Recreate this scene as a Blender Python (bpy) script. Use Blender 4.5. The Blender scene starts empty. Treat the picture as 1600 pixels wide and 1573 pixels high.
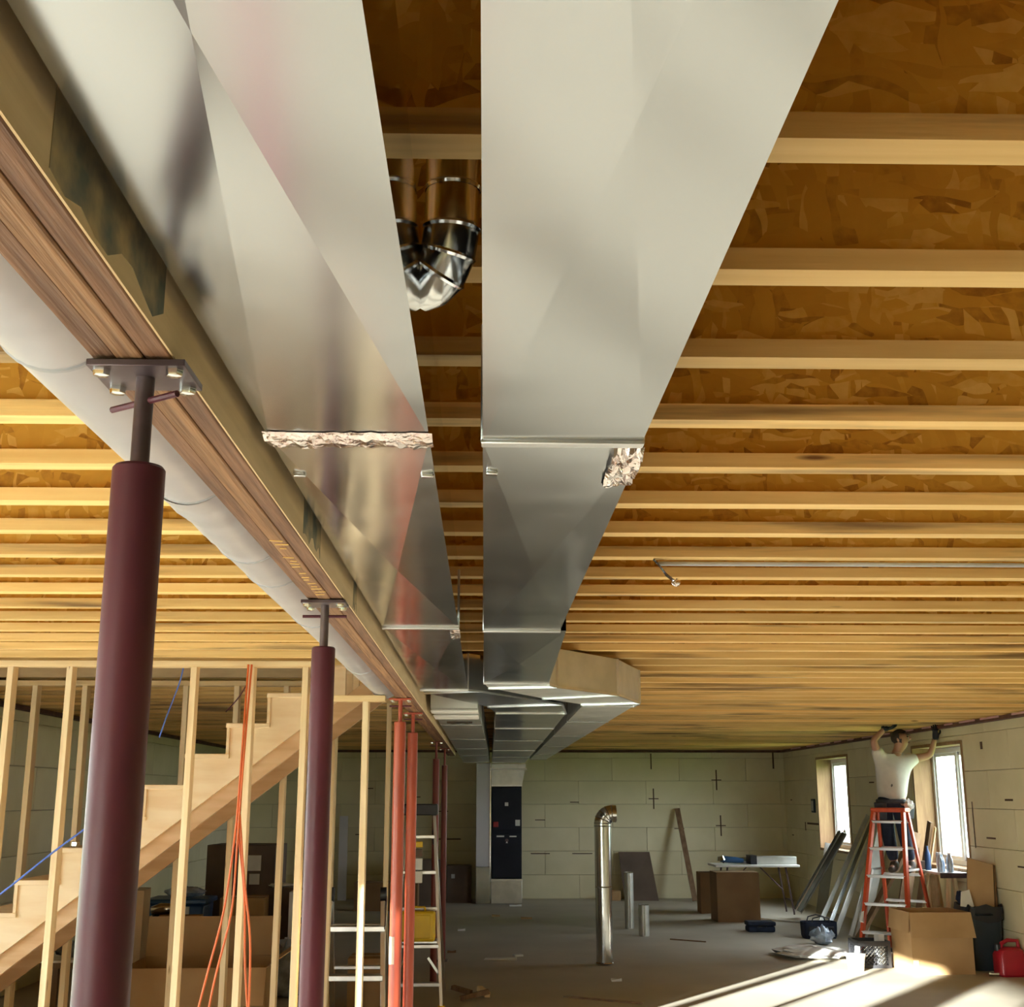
import bpy, math, random
from mathutils import Vector, Matrix
R = random.Random(7)
SC = bpy.context.scene
COL = SC.collection

# ------------------------------------------------------------------ camera, light, exposure
cam_d = bpy.data.cameras.new('camera'); cam = bpy.data.objects.new('camera', cam_d); COL.objects.link(cam)
F_PX = 1920.0
cam_d.sensor_fit = 'HORIZONTAL'; cam_d.sensor_width = 36.0; cam_d.lens = 36.0 * F_PX / 1600.0
cam_d.clip_start = 0.05; cam_d.clip_end = 400
PITCH = math.atan(458.5 / F_PX); YAW = math.atan(43 * math.cos(PITCH) / F_PX)
cam.location = (0, 0, 1.75)
cam.rotation_euler = (math.pi / 2 + PITCH, 0, -YAW)
SC.camera = cam

world = bpy.data.worlds.new('sky'); SC.world = world; world.use_nodes = True
bg = world.node_tree.nodes['Background']; bg.inputs[0].default_value = (0.90, 0.95, 1.0, 1); bg.inputs[1].default_value = 9.5

sun_d = bpy.data.lights.new('sun', 'SUN'); sun = bpy.data.objects.new('sun', sun_d); COL.objects.link(sun)
sun_d.energy = 36; sun_d.color = (1.0, 0.97, 0.91); sun_d.angle = math.radians(0.6)
_el = math.radians(7.3); _t = Vector((0.58 * math.cos(_el), 0.815 * math.cos(_el), -math.sin(_el)))
sun.rotation_euler = _t.to_track_quat('-Z', 'Y').to_euler(); sun.location = (-12, -10, 6)

vs = SC.view_settings; vs.view_transform = 'Standard'; vs.look = 'None'; vs.gamma = 1.0
vs.exposure = 1.06; vs.use_curve_mapping = False
SC.cycles.max_bounces = 10; SC.cycles.diffuse_bounces = 6; SC.cycles.glossy_bounces = 5; SC.cycles.transparent_max_bounces = 12
SC.cycles.use_denoising = True; SC.cycles.sample_clamp_indirect = 8.0
SC.cycles.caustics_reflective = False; SC.cycles.caustics_refractive = False

def portal(loc, rot, sx, sy):          # guides daylight sampling through an opening, gives off no light itself
    d = bpy.data.lights.new('daylight_portal', 'AREA'); o = bpy.data.objects.new('daylight_portal', d); COL.objects.link(o)
    d.shape = 'RECTANGLE'; d.size = sx; d.size_y = sy; d.cycles.is_portal = True
    o.location = loc; o.rotation_euler = rot

# room dimensions (metres): x right, y away from the camera, z up
XL, XR, YB, YF, ZJ = -4.40, 5.50, 22.8, -6.0, 2.579     # left wall, right wall, back wall, wall behind camera, joist underside
DOORS = [(-5.7, -0.45), (-0.03, 3.69), (4.5, 7.2)]           # glazed doors in the left wall (y ranges)
WINS_R = [(18.7, 20.5), (14.15, 15.85)]                  # windows in the right wall
WZ0, WZ1 = 0.92, 2.38
for a, b in DOORS: portal((XL - .2, (a + b) / 2, 1.1), (0, -math.pi / 2, 0), 2.2, b - a)
for a, b in WINS_R: portal((XR + .25, (a + b) / 2, 1.65), (0, math.pi / 2, 0), 1.46, b - a)

# ------------------------------------------------------------------ materials
MATS = {}
def _lk(nt, a, b): nt.links.new(a, b)
def mat(name, c1, c2=None, scale=4.0, stretch=(1, 1, 1), rough=.6, metal=0.0, bump=0.0, bscale=None, detail=4, contrast=(.35, .65),
        rvar=0.0, objvar=0.0, knots=None, spec=.5, emit=None, rough2=None, bdist=.01, coat=0, grime=None):
    m = bpy.data.materials.new(name); m.use_nodes = True; nt = m.node_tree; N = nt.nodes
    p = N['Principled BSDF']
    p.inputs['Roughness'].default_value = rough; p.inputs['Metallic'].default_value = metal
    p.inputs['Specular IOR Level'].default_value = spec
    if coat: p.inputs['Coat Weight'].default_value = coat; p.inputs['Coat Roughness'].default_value = .15
    c2 = c2 or tuple(c * .8 for c in c1)
    tc = N.new('ShaderNodeTexCoord'); mp = N.new('ShaderNodeMapping'); _lk(nt, tc.outputs['Object'], mp.inputs[0])
    mp.inputs['Scale'].default_value = stretch
    oi = N.new('ShaderNodeObjectInfo')
    ad = N.new('ShaderNodeVectorMath'); ad.operation = 'ADD'; _lk(nt, mp.outputs[0], ad.inputs[0])
    mu = N.new('ShaderNodeVectorMath'); mu.operation = 'SCALE'; mu.inputs[0].default_value = (37, 21, 53); _lk(nt, oi.outputs['Random'], mu.inputs['Scale'])
    _lk(nt, mu.outputs[0], ad.inputs[1])
    nz = N.new('ShaderNodeTexNoise'); nz.inputs['Scale'].default_value = scale; nz.inputs['Detail'].default_value = detail
    _lk(nt, ad.outputs[0], nz.inputs['Vector'])
    rp = N.new('ShaderNodeValToRGB'); rp.color_ramp.elements[0].position = contrast[0]; rp.color_ramp.elements[1].position = contrast[1]
    rp.color_ramp.elements[0].color = (*c2, 1); rp.color_ramp.elements[1].color = (*c1, 1)
    _lk(nt, nz.outputs[0], rp.inputs[0]); col = rp.outputs[0]
    if knots:
        vo = N.new('ShaderNodeTexVoronoi'); vo.inputs['Scale'].default_value = knots[0]
        mk_ = N.new('ShaderNodeMapping'); mk_.inputs['Scale'].default_value = knots[3] if len(knots) > 3 else (1, 1, 1)
        ad2 = N.new('ShaderNodeVectorMath'); ad2.operation = 'ADD'; _lk(nt, tc.outputs['Object'], mk_.inputs[0]); _lk(nt, mk_.outputs[0], ad2.inputs[0]); _lk(nt, mu.outputs[0], ad2.inputs[1])
        _lk(nt, ad2.outputs[0], vo.inputs['Vector'])
        r2 = N.new('ShaderNodeValToRGB'); r2.color_ramp.elements[0].position = knots[1] * .4; r2.color_ramp.elements[1].position = knots[1]
        r2.color_ramp.elements[0].color = (1, 1, 1, 1); r2.color_ramp.elements[1].color = (0, 0, 0, 1); _lk(nt, vo.outputs['Distance'], r2.inputs[0])
        mx = N.new('ShaderNodeMixRGB'); _lk(nt, r2.outputs[0], mx.inputs[0]); _lk(nt, col, mx.inputs[1]); mx.inputs[2].default_value = (*knots[2], 1); col = mx.outputs[0]
    if grime:      # patches of old mould and water stain: (scale, stretch, colour, threshold, strength)
        mg = N.new('ShaderNodeMapping'); mg.inputs['Scale'].default_value = grime[1]; ad3 = N.new('ShaderNodeVectorMath'); ad3.operation = 'ADD'
        _lk(nt, tc.outputs['Object'], mg.inputs[0]); _lk(nt, mg.outputs[0], ad3.inputs[0]); _lk(nt, mu.outputs[0], ad3.inputs[1])
        ng = N.new('ShaderNodeTexNoise'); ng.inputs['Scale'].default_value = grime[0]; ng.inputs['Detail'].default_value = 6; _lk(nt, ad3.outputs[0], ng.inputs['Vector'])
        mrg = N.new('ShaderNodeMapRange'); mrg.inputs[1].default_value = grime[3]; mrg.inputs[2].default_value = grime[3] + .14; mrg.inputs[4].default_value = grime[4]; _lk(nt, ng.outputs[0], mrg.inputs[0])
        mxg = N.new('ShaderNodeMixRGB'); _lk(nt, mrg.outputs[0], mxg.inputs[0]); _lk(nt, col, mxg.inputs[1]); mxg.inputs[2].default_value = (*grime[2], 1); col = mxg.outputs[0]
    if objvar:
        hs = N.new('ShaderNodeHueSaturation'); mr = N.new('ShaderNodeMapRange'); mr.inputs[3].default_value = 1 - objvar; mr.inputs[4].default_value = 1 + objvar
        _lk(nt, oi.outputs['Random'], mr.inputs[0]); _lk(nt, mr.outputs[0], hs.inputs['Value']); _lk(nt, col, hs.inputs['Color']); col = hs.outputs[0]
    _lk(nt, col, p.inputs['Base Color'])
    if rough2 is not None:
        mr2 = N.new('ShaderNodeMapRange'); mr2.inputs[1].default_value = 0; mr2.inputs[2].default_value = 1; mr2.inputs[3].default_value = rough; mr2.inputs[4].default_value = rough2
        _lk(nt, nz.outputs[0], mr2.inputs[0]); _lk(nt, mr2.outputs[0], p.inputs['Roughness'])
    if bump:
        n2 = N.new('ShaderNodeTexNoise'); n2.inputs['Scale'].default_value = bscale or scale; n2.inputs['Detail'].default_value = 2 if metal else detail
        _lk(nt, ad.outputs[0], n2.inputs['Vector'])
        b = N.new('ShaderNodeBump'); b.inputs['Strength'].default_value = bump; b.inputs['Distance'].default_value = bdist
        _lk(nt, n2.outputs[0], b.inputs['Height']); _lk(nt, b.outputs[0], p.inputs['Normal'])
    if emit: p.inputs['Emission Color'].default_value = (*emit[0], 1); p.inputs['Emission Strength'].default_value = emit[1]
    MATS[name] = m; return m

def osb_mat(name, cols, s=9.0, rough=.75):
    m = bpy.data.materials.new(name); m.use_nodes = True; nt = m.node_tree; N = nt.nodes; p = N['Principled BSDF']; p.inputs['Roughness'].default_value = rough
    p.inputs['Specular IOR Level'].default_value = .25
    tc = N.new('ShaderNodeTexCoord'); oi = N.new('ShaderNodeObjectInfo')
    mu = N.new('ShaderNodeVectorMath'); mu.operation = 'SCALE'; mu.inputs[0].default_value = (37, 21, 53); _lk(nt, oi.outputs['Random'], mu.inputs['Scale'])
    nd = N.new('ShaderNodeTexNoise'); nd.inputs['Scale'].default_value = 5
    _lk(nt, tc.outputs['Object'], nd.inputs['Vector'])
    outs = []
    for rot, st in ((.25, (2.4, 1, .55)), (-.6, (.55, 1, 1.9)), (1.1, (.7, 1, 2.2))):
        ad = N.new('ShaderNodeVectorMath'); ad.operation = 'ADD'; _lk(nt, tc.outputs['Object'], ad.inputs[0]); _lk(nt, mu.outputs[0], ad.inputs[1])
        ad2 = N.new('ShaderNodeMixRGB'); ad2.blend_type = 'ADD'; ad2.inputs[0].default_value = .10; _lk(nt, ad.outputs[0], ad2.inputs[1]); _lk(nt, nd.outputs['Color'], ad2.inputs[2])
        mp = N.new('ShaderNodeMapping'); mp.inputs['Rotation'].default_value = (0, rot, 0); mp.inputs['Scale'].default_value = st
        _lk(nt, ad2.outputs[0], mp.inputs[0])
        vo = N.new('ShaderNodeTexVoronoi'); vo.inputs['Scale'].default_value = s; _lk(nt, mp.outputs[0], vo.inputs['Vector'])
        sp = N.new('ShaderNodeSeparateColor'); _lk(nt, vo.outputs['Color'], sp.inputs[0]); outs.append(sp)
    m1 = N.new('ShaderNodeMath'); m1.operation = 'GREATER_THAN'; m1.inputs[1].default_value = .5; _lk(nt, outs[0].outputs[1], m1.inputs[0])
    mx = N.new('ShaderNodeMixRGB'); _lk(nt, m1.outputs[0], mx.inputs[0]); _lk(nt, outs[0].outputs[0], mx.inputs[1]); _lk(nt, outs[1].outputs[0], mx.inputs[2])
    m2 = N.new('ShaderNodeMath'); m2.operation = 'GREATER_THAN'; m2.inputs[1].default_value = .62; _lk(nt, outs[1].outputs[1], m2.inputs[0])
    mx2 = N.new('ShaderNodeMixRGB'); _lk(nt, m2.outputs[0], mx2.inputs[0]); _lk(nt, mx.outputs[0], mx2.inputs[1]); _lk(nt, outs[2].outputs[0], mx2.inputs[2])
    n3 = N.new('ShaderNodeTexNoise'); n3.inputs['Scale'].default_value = 45; n3.inputs['Detail'].default_value = 3; _lk(nt, tc.outputs['Object'], n3.inputs['Vector'])
    mx3 = N.new('ShaderNodeMixRGB'); mx3.inputs[0].default_value = .3; _lk(nt, mx2.outputs[0], mx3.inputs[1]); _lk(nt, n3.outputs[0], mx3.inputs[2])
    rp = N.new('ShaderNodeValToRGB'); rp.color_ramp.elements[0].position = .12; rp.color_ramp.elements[0].color = (*cols[0], 1)
    rp.color_ramp.elements[1].position = .9; rp.color_ramp.elements[1].color = (*cols[-1], 1)
    for i, c in enumerate(cols[1:-1]): e = rp.color_ramp.elements.new(.25 + .4 * i / max(1, len(cols) - 3)); e.color = (*c, 1)
    _lk(nt, mx3.outputs[0], rp.inputs[0]); _lk(nt, rp.outputs[0], p.inputs['Base Color'])
    b = N.new('ShaderNodeBump'); b.inputs['Strength'].default_value = .35; b.inputs['Distance'].default_value = .004
    _lk(nt, mx3.outputs[0], b.inputs['Height']); _lk(nt, b.outputs[0], p.inputs['Normal'])
    MATS[name] = m

def glass_mat(name):
    m = bpy.data.materials.new(name); m.use_nodes = True; nt = m.node_tree; N = nt.nodes
    N.remove(N['Principled BSDF']); t = N.new('ShaderNodeBsdfTransparent'); t.inputs[0].default_value = (.93, .96, .95, 1)
    g = N.new('ShaderNodeBsdfGlossy'); g.inputs['Roughness'].default_value = .02; lw = N.new('ShaderNodeLayerWeight'); lw.inputs[0].default_value = .5; pw = N.new('ShaderNodeMath'); pw.operation = 'POWER'; pw.inputs[1].default_value = 5; _lk(nt, lw.outputs['Facing'], pw.inputs[0]); fr = N.new('ShaderNodeMath'); fr.operation = 'MULTIPLY_ADD'; fr.inputs[1].default_value = .5; fr.inputs[2].default_value = .03; _lk(nt, pw.outputs[0], fr.inputs[0])
    mx = N.new('ShaderNodeMixShader'); _lk(nt, fr.outputs[0], mx.inputs[0]); _lk(nt, t.outputs[0], mx.inputs[1]); _lk(nt, g.outputs[0], mx.inputs[2])
    _lk(nt, mx.outputs[0], N['Material Output'].inputs[0]); MATS[name] = m

osb_mat('osb', [(.36, .16, .020), (.60, .31, .038), (.68, .37, .050), (.82, .53, .14)], 17)
mat('deck_osb', (.50, .28, .08), (.34, .17, .04), 6, rough=.8)
mat('flange_pine', (.90, .61, .24), (.77, .48, .16), 5, (.25, 5, 5), .6, bump=.12, bscale=14, objvar=.18, knots=(1.5, .07, (.22, .09, .03), (.8, 5, 5)), grime=(1.6, (.45, 3, 9), (.15, .075, .03), .53, .85))
mat('stud_pine', (.90, .71, .44), (.80, .58, .32), 5, (5, 5, .25), .6, bump=.12, bscale=14, objvar=.07, knots=(1.8, .06, (.30, .14, .05), (5, 5, .8)))
mat('plate_pine', (.88, .66, .36), (.76, .52, .25), 5, (.25, 5, 5), .6, bump=.12, objvar=.06)
mat('stair_pine', (.88, .71, .48), (.80, .59, .35), 4, (.6, 4, 3.5), .55, bump=.1, knots=(3.2, .09, (.42, .20, .07), (1, 1, 1)))
mat('skirt_fir', (.66, .44, .25), (.55, .34, .17), 4, (.6, 4, 4), .6)
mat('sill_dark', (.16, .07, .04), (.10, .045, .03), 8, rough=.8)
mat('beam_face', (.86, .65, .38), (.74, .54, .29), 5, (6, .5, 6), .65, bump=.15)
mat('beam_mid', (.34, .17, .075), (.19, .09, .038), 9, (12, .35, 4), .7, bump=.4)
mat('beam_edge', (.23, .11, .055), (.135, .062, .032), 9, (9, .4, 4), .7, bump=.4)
mat('ink', (.13, .14, .11), (.50, .37, .19), 12, rough=.7, contrast=(.36, .62))
mat('chalk', (.85, .55, .18), rough=.8)
mat('galv_side', (.60, .61, .62), (.54, .55, .56), 3, rough=.06, metal=1, bump=.03, bscale=2, bdist=.05, detail=1, contrast=(.1, .9))
mat('galv', (.50, .52, .535), (.44, .46, .475), 3, rough=.15, rough2=.24, metal=1, bump=.03, bscale=2.2, bdist=.08, detail=2, contrast=(.1, .9))
mat('galv_shiny', (.66, .67, .67), (.58, .60, .60), 2.5, rough=.13, rough2=.22, metal=1, bump=.06, bscale=3.0, bdist=.06, detail=1, contrast=(.1, .9))
mat('galv_dull', (.70, .70, .66), (.58, .59, .56), 7, rough=.32, rough2=.5, metal=.85, bump=.08, bscale=5, bdist=.03)
mat('galv_dark', (.42, .44, .45), (.34, .36, .37), 5, rough=.25, metal=1, bump=.06, bscale=3, bdist=.05)
mat('foil', (.86, .82, .80), (.78, .66, .62), 30, rough=.18, metal=1, bump=.9, bscale=40, bdist=.01)
mat('chrome', (.80, .83, .87), (.75, .76, .78), 5, rough=.12, metal=1)
mat('pipe_white', (.50, .485, .51), (.44, .425, .45), 6, rough=.30, bump=.05, spec=.6)
mat('pipe_ring', (.42, .42, .45), rough=.4)
mat('red_mid', (.26, .05, .036), (.19, .036, .030), 7, (1, 1, .35), rough=.36, spec=.4)
mat('red_primer', (.120, .026, .040), (.085, .018, .030), 7, (1, 1, .35), rough=.34, rough2=.5, bump=.08, bscale=30, spec=.3)
mat('red_bright', (.46, .085, .04), (.34, .06, .035), 8, (1, 1, .35), rough=.38, bump=.08, bscale=30)
mat('steel_dark', (.16, .12, .13), (.09, .06, .07), 10, rough=.4, metal=.6)
mat('scuff', (.75, .60, .48), rough=.8)
mat('concrete', (.60, .55, .46), (.44, .40, .33), .8, rough=.55, rough2=.8, bump=.1, bscale=14, detail=9, contrast=(.3, .72), spec=.35)
mat('foam', (.86, .79, .55), (.79, .72, .48), 2.2, rough=.85, bump=.05, bscale=60, objvar=.03, detail=8)
mat('foam_core', (.42, .38, .27), rough=.9)
mat('mark', (.10, .06, .03), rough=.9)
mat('vinyl', (.88, .90, .92), (.84, .86, .88), 3, rough=.35)
mat('buck', (.36, .22, .11), (.27, .155, .075), 6, (4, 4, .5), .7)
glass_mat('glass')
mat('lawn', (.16, .26, .07), (.09, .16, .04), 3, rough=.95)
mat('paving', (.62, .60, .56), (.54, .52, .48), 2, rough=.85)
mat('siding', (.78, .76, .80), (.72, .70, .74), 2, rough=.7)
mat('leaf', (.14, .30, .07), (.06, .14, .03), 9, rough=.8)
mat('bark', (.16, .11, .07), rough=.9)
mat('carton', (.52, .33, .16), (.44, .27, .12), 2.5, rough=.8, bump=.05, bscale=20)
mat('carton_dark', (.30, .17, .075), (.23, .125, .055), 2.5, rough=.8)
mat('carton_brown', (.17, .12, .09), (.12, .085, .065), 2.5, rough=.8)
mat('tape', (.70, .56, .36), rough=.3)
mat('paper', (.88, .87, .84), (.80, .79, .76), 6, rough=.8)
mat('print_blue', (.03, .08, .20), rough=.6)
mat('black_plastic', (.02, .02, .024), (.014, .014, .017), 6, rough=.45)
mat('bin_plastic', (.035, .05, .062), (.025, .037, .047), 4, rough=.45, bump=.1)
mat('navy_fabric', (.016, .025, .055), (.010, .014, .030), 14, rough=.85)
mat('blue_plastic', (.02, .08, .20), (.015, .06, .16), 4, rough=.35)
mat('clear_plastic', (.55, .66, .80), (.30, .38, .50), 14, rough=.15, bump=.5, bscale=18, spec=.9)
mat('gas_red', (.50, .015, .035), (.42, .012, .03), 5, rough=.35)
mat('yellow_plastic', (.85, .58, .02), (.75, .50, .02), 4, rough=.35)
mat('orange_fibre', (.66, .09, .025), (.56, .07, .02), 8, (2, 2, .3), rough=.4)
mat('aluminium', (.80, .81, .82), (.70, .71, .72), 9, (1, 1, .4), rough=.28, metal=1)
mat('white_plastic', (.86, .86, .84), (.80, .80, .78), 5, rough=.4)
mat('furnace_black', (.014, .017, .028), (.010, .012, .020), 3, rough=.45, spec=.2)
mat('furnace_panel', (.020, .024, .038), (.015, .018, .029), 3, rough=.4, spec=.2)
mat('label_white', (.85, .85, .82), rough=.6)
mat('red_tag', (.45, .04, .04), rough=.5)
mat('cord_orange', (.80, .16, .035), rough=.45)
mat('wire_blue', (.10, .18, .62), rough=.45)
mat('wire_grey', (.55, .55, .56), rough=.4)
mat('plywood', (.60, .42, .22), (.50, .34, .17), 4, (1, 4, 4), .7)
mat('plank_brown', (.26, .16, .085), (.18, .10, .05), 6, (4, 4, .4), .75)
mat('skin', (.50, .28, .19), (.44, .23, .15), 8, rough=.55)
mat('hair', (.030, .018, .012), rough=.6)
mat('tee_white', (.74, .71, .67), (.66, .63, .59), 9, rough=.9, bump=.3, bscale=14)
mat('jeans', (.018, .027, .055), (.010, .016, .033), 12, rough=.9, bump=.2)
mat('glove', (.014, .015, .022), rough=.7)
mat('leather', (.035, .035, .045), (.020, .020, .028), 12, rough=.6)
mat('boot', (.06, .04, .025), rough=.7)
mat('eye', (.02, .015, .012), rough=.2)
mat('lip', (.36, .14, .11), rough=.5)
mat('stain', (.20, .20, .20), rough=.9)
mat('pink_foam', (.85, .50, .50), rough=.8)

# ------------------------------------------------------------------ mesh helpers
class MB:
    def __init__(s): s.v = []; s.f = []
    def add(s, vs, fs):
        o = len(s.v); s.v += [Vector(v) for v in vs]; s.f += [tuple(i + o for i in f) for f in fs]; return s
    def box(s, x0, x1, y0, y1, z0, z1):
        return s.add([(x0, y0, z0), (x1, y0, z0), (x1, y1, z0), (x0, y1, z0), (x0, y0, z1), (x1, y0, z1), (x1, y1, z1), (x0, y1, z1)],
                     [(3, 2, 1, 0), (4, 5, 6, 7), (0, 1, 5, 4), (1, 2, 6, 5), (2, 3, 7, 6), (3, 0, 4, 7)])
    def hexa(s, b, t):       # four bottom and four top points, counter-clockwise from above
        return s.add(list(b) + list(t), [(3, 2, 1, 0), (4, 5, 6, 7), (0, 1, 5, 4), (1, 2, 6, 5), (2, 3, 7, 6), (3, 0, 4, 7)])
    def bar(s, p, q, w, h, up=(0, 0, 1)):
        p, q = Vector(p), Vector(q); d = (q - p).normalized(); up = Vector(up)
        if abs(d.dot(up)) > .98: up = Vector((0, 1, 0))
        a = d.cross(up).normalized() * (w / 2); b = a.cross(d).normalized() * (h / 2)
        return s.add([p - a - b, p + a - b, p + a + b, p - a + b, q - a - b, q + a - b, q + a + b, q - a + b],
                     [(3, 2, 1, 0), (4, 5, 6, 7), (0, 1, 5, 4), (1, 2, 6, 5), (2, 3, 7, 6), (3, 0, 4, 7)])
    def tube(s, pts, r, n=12, caps=True):
        pts = [Vector(p) for p in pts]; rr = r if isinstance(r, (list, tuple)) else [r] * len(pts)
        d0 = (pts[1] - pts[0]).normalized(); up = Vector((0, 0, 1)) if abs(d0.z) < .9 else Vector((0, 1, 0))
        a = d0.cross(up).normalized(); vs = []; fs = []
        for i, p in enumerate(pts):
            if i == 0: d = d0
            elif i == len(pts) - 1: d = (p - pts[i - 1]).normalized()
            else: d = ((pts[i + 1] - p).normalized() + (p - pts[i - 1]).normalized()).normalized()
            a = (a - d * a.dot(d)).normalized(); b = d.cross(a)
            for k in range(n): t = 2 * math.pi * k / n; vs.append(p + (a * math.cos(t) + b * math.sin(t)) * rr[i])
        for i in range(len(pts) - 1):
            for k in range(n): k2 = (k + 1) % n; fs.append((i * n + k, i * n + k2, (i + 1) * n + k2, (i + 1) * n + k))
        if caps: fs.append(tuple(reversed(range(n)))); fs.append(tuple((len(pts) - 1) * n + k for k in range(n)))
        return s.add(vs, fs)
    def lathe(s, prof, c, n=24):
        cx, cy, cz = c; vs = []; fs = []; m = len(prof)
        for (r, z) in prof:
            for k in range(n): t = 2 * math.pi * k / n; vs.append((cx + r * math.cos(t), cy + r * math.sin(t), cz + z))
        for i in range(m - 1):
            for k in range(n): k2 = (k + 1) % n; fs.append((i * n + k, i * n + k2, (i + 1) * n + k2, (i + 1) * n + k))
        fs.append(tuple(reversed(range(n)))); fs.append(tuple((m - 1) * n + k for k in range(n)))
        return s.add(vs, fs)
    def prism(s, poly, axis, a0, a1):   # polygon in the other two axes (in x,y,z order), extruded along axis
        def P(u, v, w): return {0: (w, u, v), 1: (u, w, v), 2: (u, v, w)}[axis]
        n = len(poly); vs = [P(u, v, a0) for u, v in poly] + [P(u, v, a1) for u, v in poly]
        fs = [tuple(reversed(range(n))), tuple(range(n, 2 * n))] + [(i, (i + 1) % n, n + (i + 1) % n, n + i) for i in range(n)]
        return s.add(vs, fs)
    def sphere(s, c, rx, ry, rz, n=14, m=8):
        vs = []; fs = []
        for i in range(m + 1):
            ph = math.pi * i / m
            for k in range(n):
                t = 2 * math.pi * k / n; vs.append((c[0] + rx * math.sin(ph) * math.cos(t), c[1] + ry * math.sin(ph) * math.sin(t), c[2] - rz * math.cos(ph)))
        for i in range(m):
            for k in range(n): k2 = (k + 1) % n; fs.append((i * n + k, i * n + k2, (i + 1) * n + k2, (i + 1) * n + k))
        return s.add(vs, fs)
    def rot(s, ang, c, axis='Z'):
        M = Matrix.Translation(c) @ Matrix.Rotation(ang, 4, axis) @ Matrix.Translation(-Vector(c)); s.v = [M @ v for v in s.v]; return s
    def jit(s, a):
        for v in s.v: v.x += R.uniform(-a, a); v.y += R.uniform(-a, a); v.z += R.uniform(-a, a)
        return s
WL = {}
def _place(o, wl, parent):
    WL[o.name] = Vector(wl); o.parent = parent
    o.location = Vector(wl) - (WL[parent.name] if parent else Vector((0, 0, 0)))
def build(name, mb, m, parent=None, bev=0, seg=2, smooth=35, label=None):
    n = len(mb.v); c = sum(mb.v, Vector()) / n; c.z = min(v.z for v in mb.v)
    me = bpy.data.meshes.new(name); me.from_pydata([tuple(v - c) for v in mb.v], [], mb.f); me.update()
    import bmesh
    bm = bmesh.new(); bm.from_mesh(me); bmesh.ops.recalc_face_normals(bm, faces=bm.faces); bm.to_mesh(me); bm.free()
    me.polygons.foreach_set('use_smooth', [True] * len(me.polygons)); me.set_sharp_from_angle(angle=math.radians(smooth))
    me.materials.append(MATS[m]); o = bpy.data.objects.new(name, me); COL.objects.link(o); _place(o, c, parent)
    if bev:
        b = o.modifiers.new('bevel', 'BEVEL'); b.width = bev; b.segments = seg; b.limit_method = 'ANGLE'; b.harden_normals = False
    if label: o['label'] = label
    return o
def box(*a): return MB().box(*a)
def tag(o, label, cat, group=None):
    o['label'] = label; o['category'] = cat
    if group: o['group'] = group
    return o
def thing(name, label, cat, loc=(0, 0, 0), group=None):
    o = bpy.data.objects.new(name, None); COL.objects.link(o); o.empty_display_size = .1; _place(o, loc, None); return tag(o, label, cat, group)
def struct(name, mb, m, parent=None, **k):
    o = build(name, mb, m, parent, **k)
    if parent is None: o['kind'] = 'structure'
    return o
def copy_to(o, wl, parent):            # a part again, sharing its mesh
    c = o.copy(); COL.objects.link(c); _place(c, wl, parent); return c
def text_mesh(name, body, size, m, parent, wl, rot):
    cu = bpy.data.curves.new(name, 'FONT'); cu.body = body; cu.size = size; cu.extrude = .0008; cu.align_x = 'CENTER'; cu.align_y = 'CENTER'
    tmp = bpy.data.objects.new('tmp', cu); COL.objects.link(tmp); dg = bpy.context.evaluated_depsgraph_get()
    me = bpy.data.meshes.new_from_object(tmp.evaluated_get(dg)); bpy.data.objects.remove(tmp)
    me.materials.clear(); me.materials.append(MATS[m]); o = bpy.data.objects.new(name, me); COL.objects.link(o); _place(o, wl, parent); o.rotation_euler = rot; return o

# ------------------------------------------------------------------ setting
def cut(rects, hole):
    out = []
    for (a, b, c, d) in rects:
        h0, h1, k0, k1 = hole
        if h1 <= a or h0 >= b or k1 <= c or k0 >= d: out.append((a, b, c, d)); continue
        if a < h0: out.append((a, h0, c, d))
        if h1 < b: out.append((h1, b, c, d))
        m0, m1 = max(a, h0), min(b, h1)
        if c < k0: out.append((m0, m1, c, k0))
        if k1 < d: out.append((m0, m1, k1, d))
    return out
FT = .06
ZTOP = 2.885
struct('ground', box(-60, 60, -50, 70, -.35, -.16), 'lawn')
struct('floor', box(XL - .35, XR + .35, YF - .35, YB + .35, -.15, 0), 'concrete')
struct('trim_1', box(-9, XL - .35, -6, 12, -.16, -.10), 'paving'); struct('trim_6', box(-9, 9, -12, YF - .35, -.16, -.10), 'paving')
hl = [(a, b, -.01, 2.2) for a, b in DOORS]; hr = [(a, b, WZ0, WZ1) for a, b in WINS_R]; hf = []
def wall(name, rects, fn):
    mb = MB()
    for (a, b, c, d) in rects: mb.box(*fn(a, b, c, d))
    return struct(name, mb, 'foam_core')
def cutall(r, hs):
    r = [r]
    for h in hs: r = cut(r, h)
    return r
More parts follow.
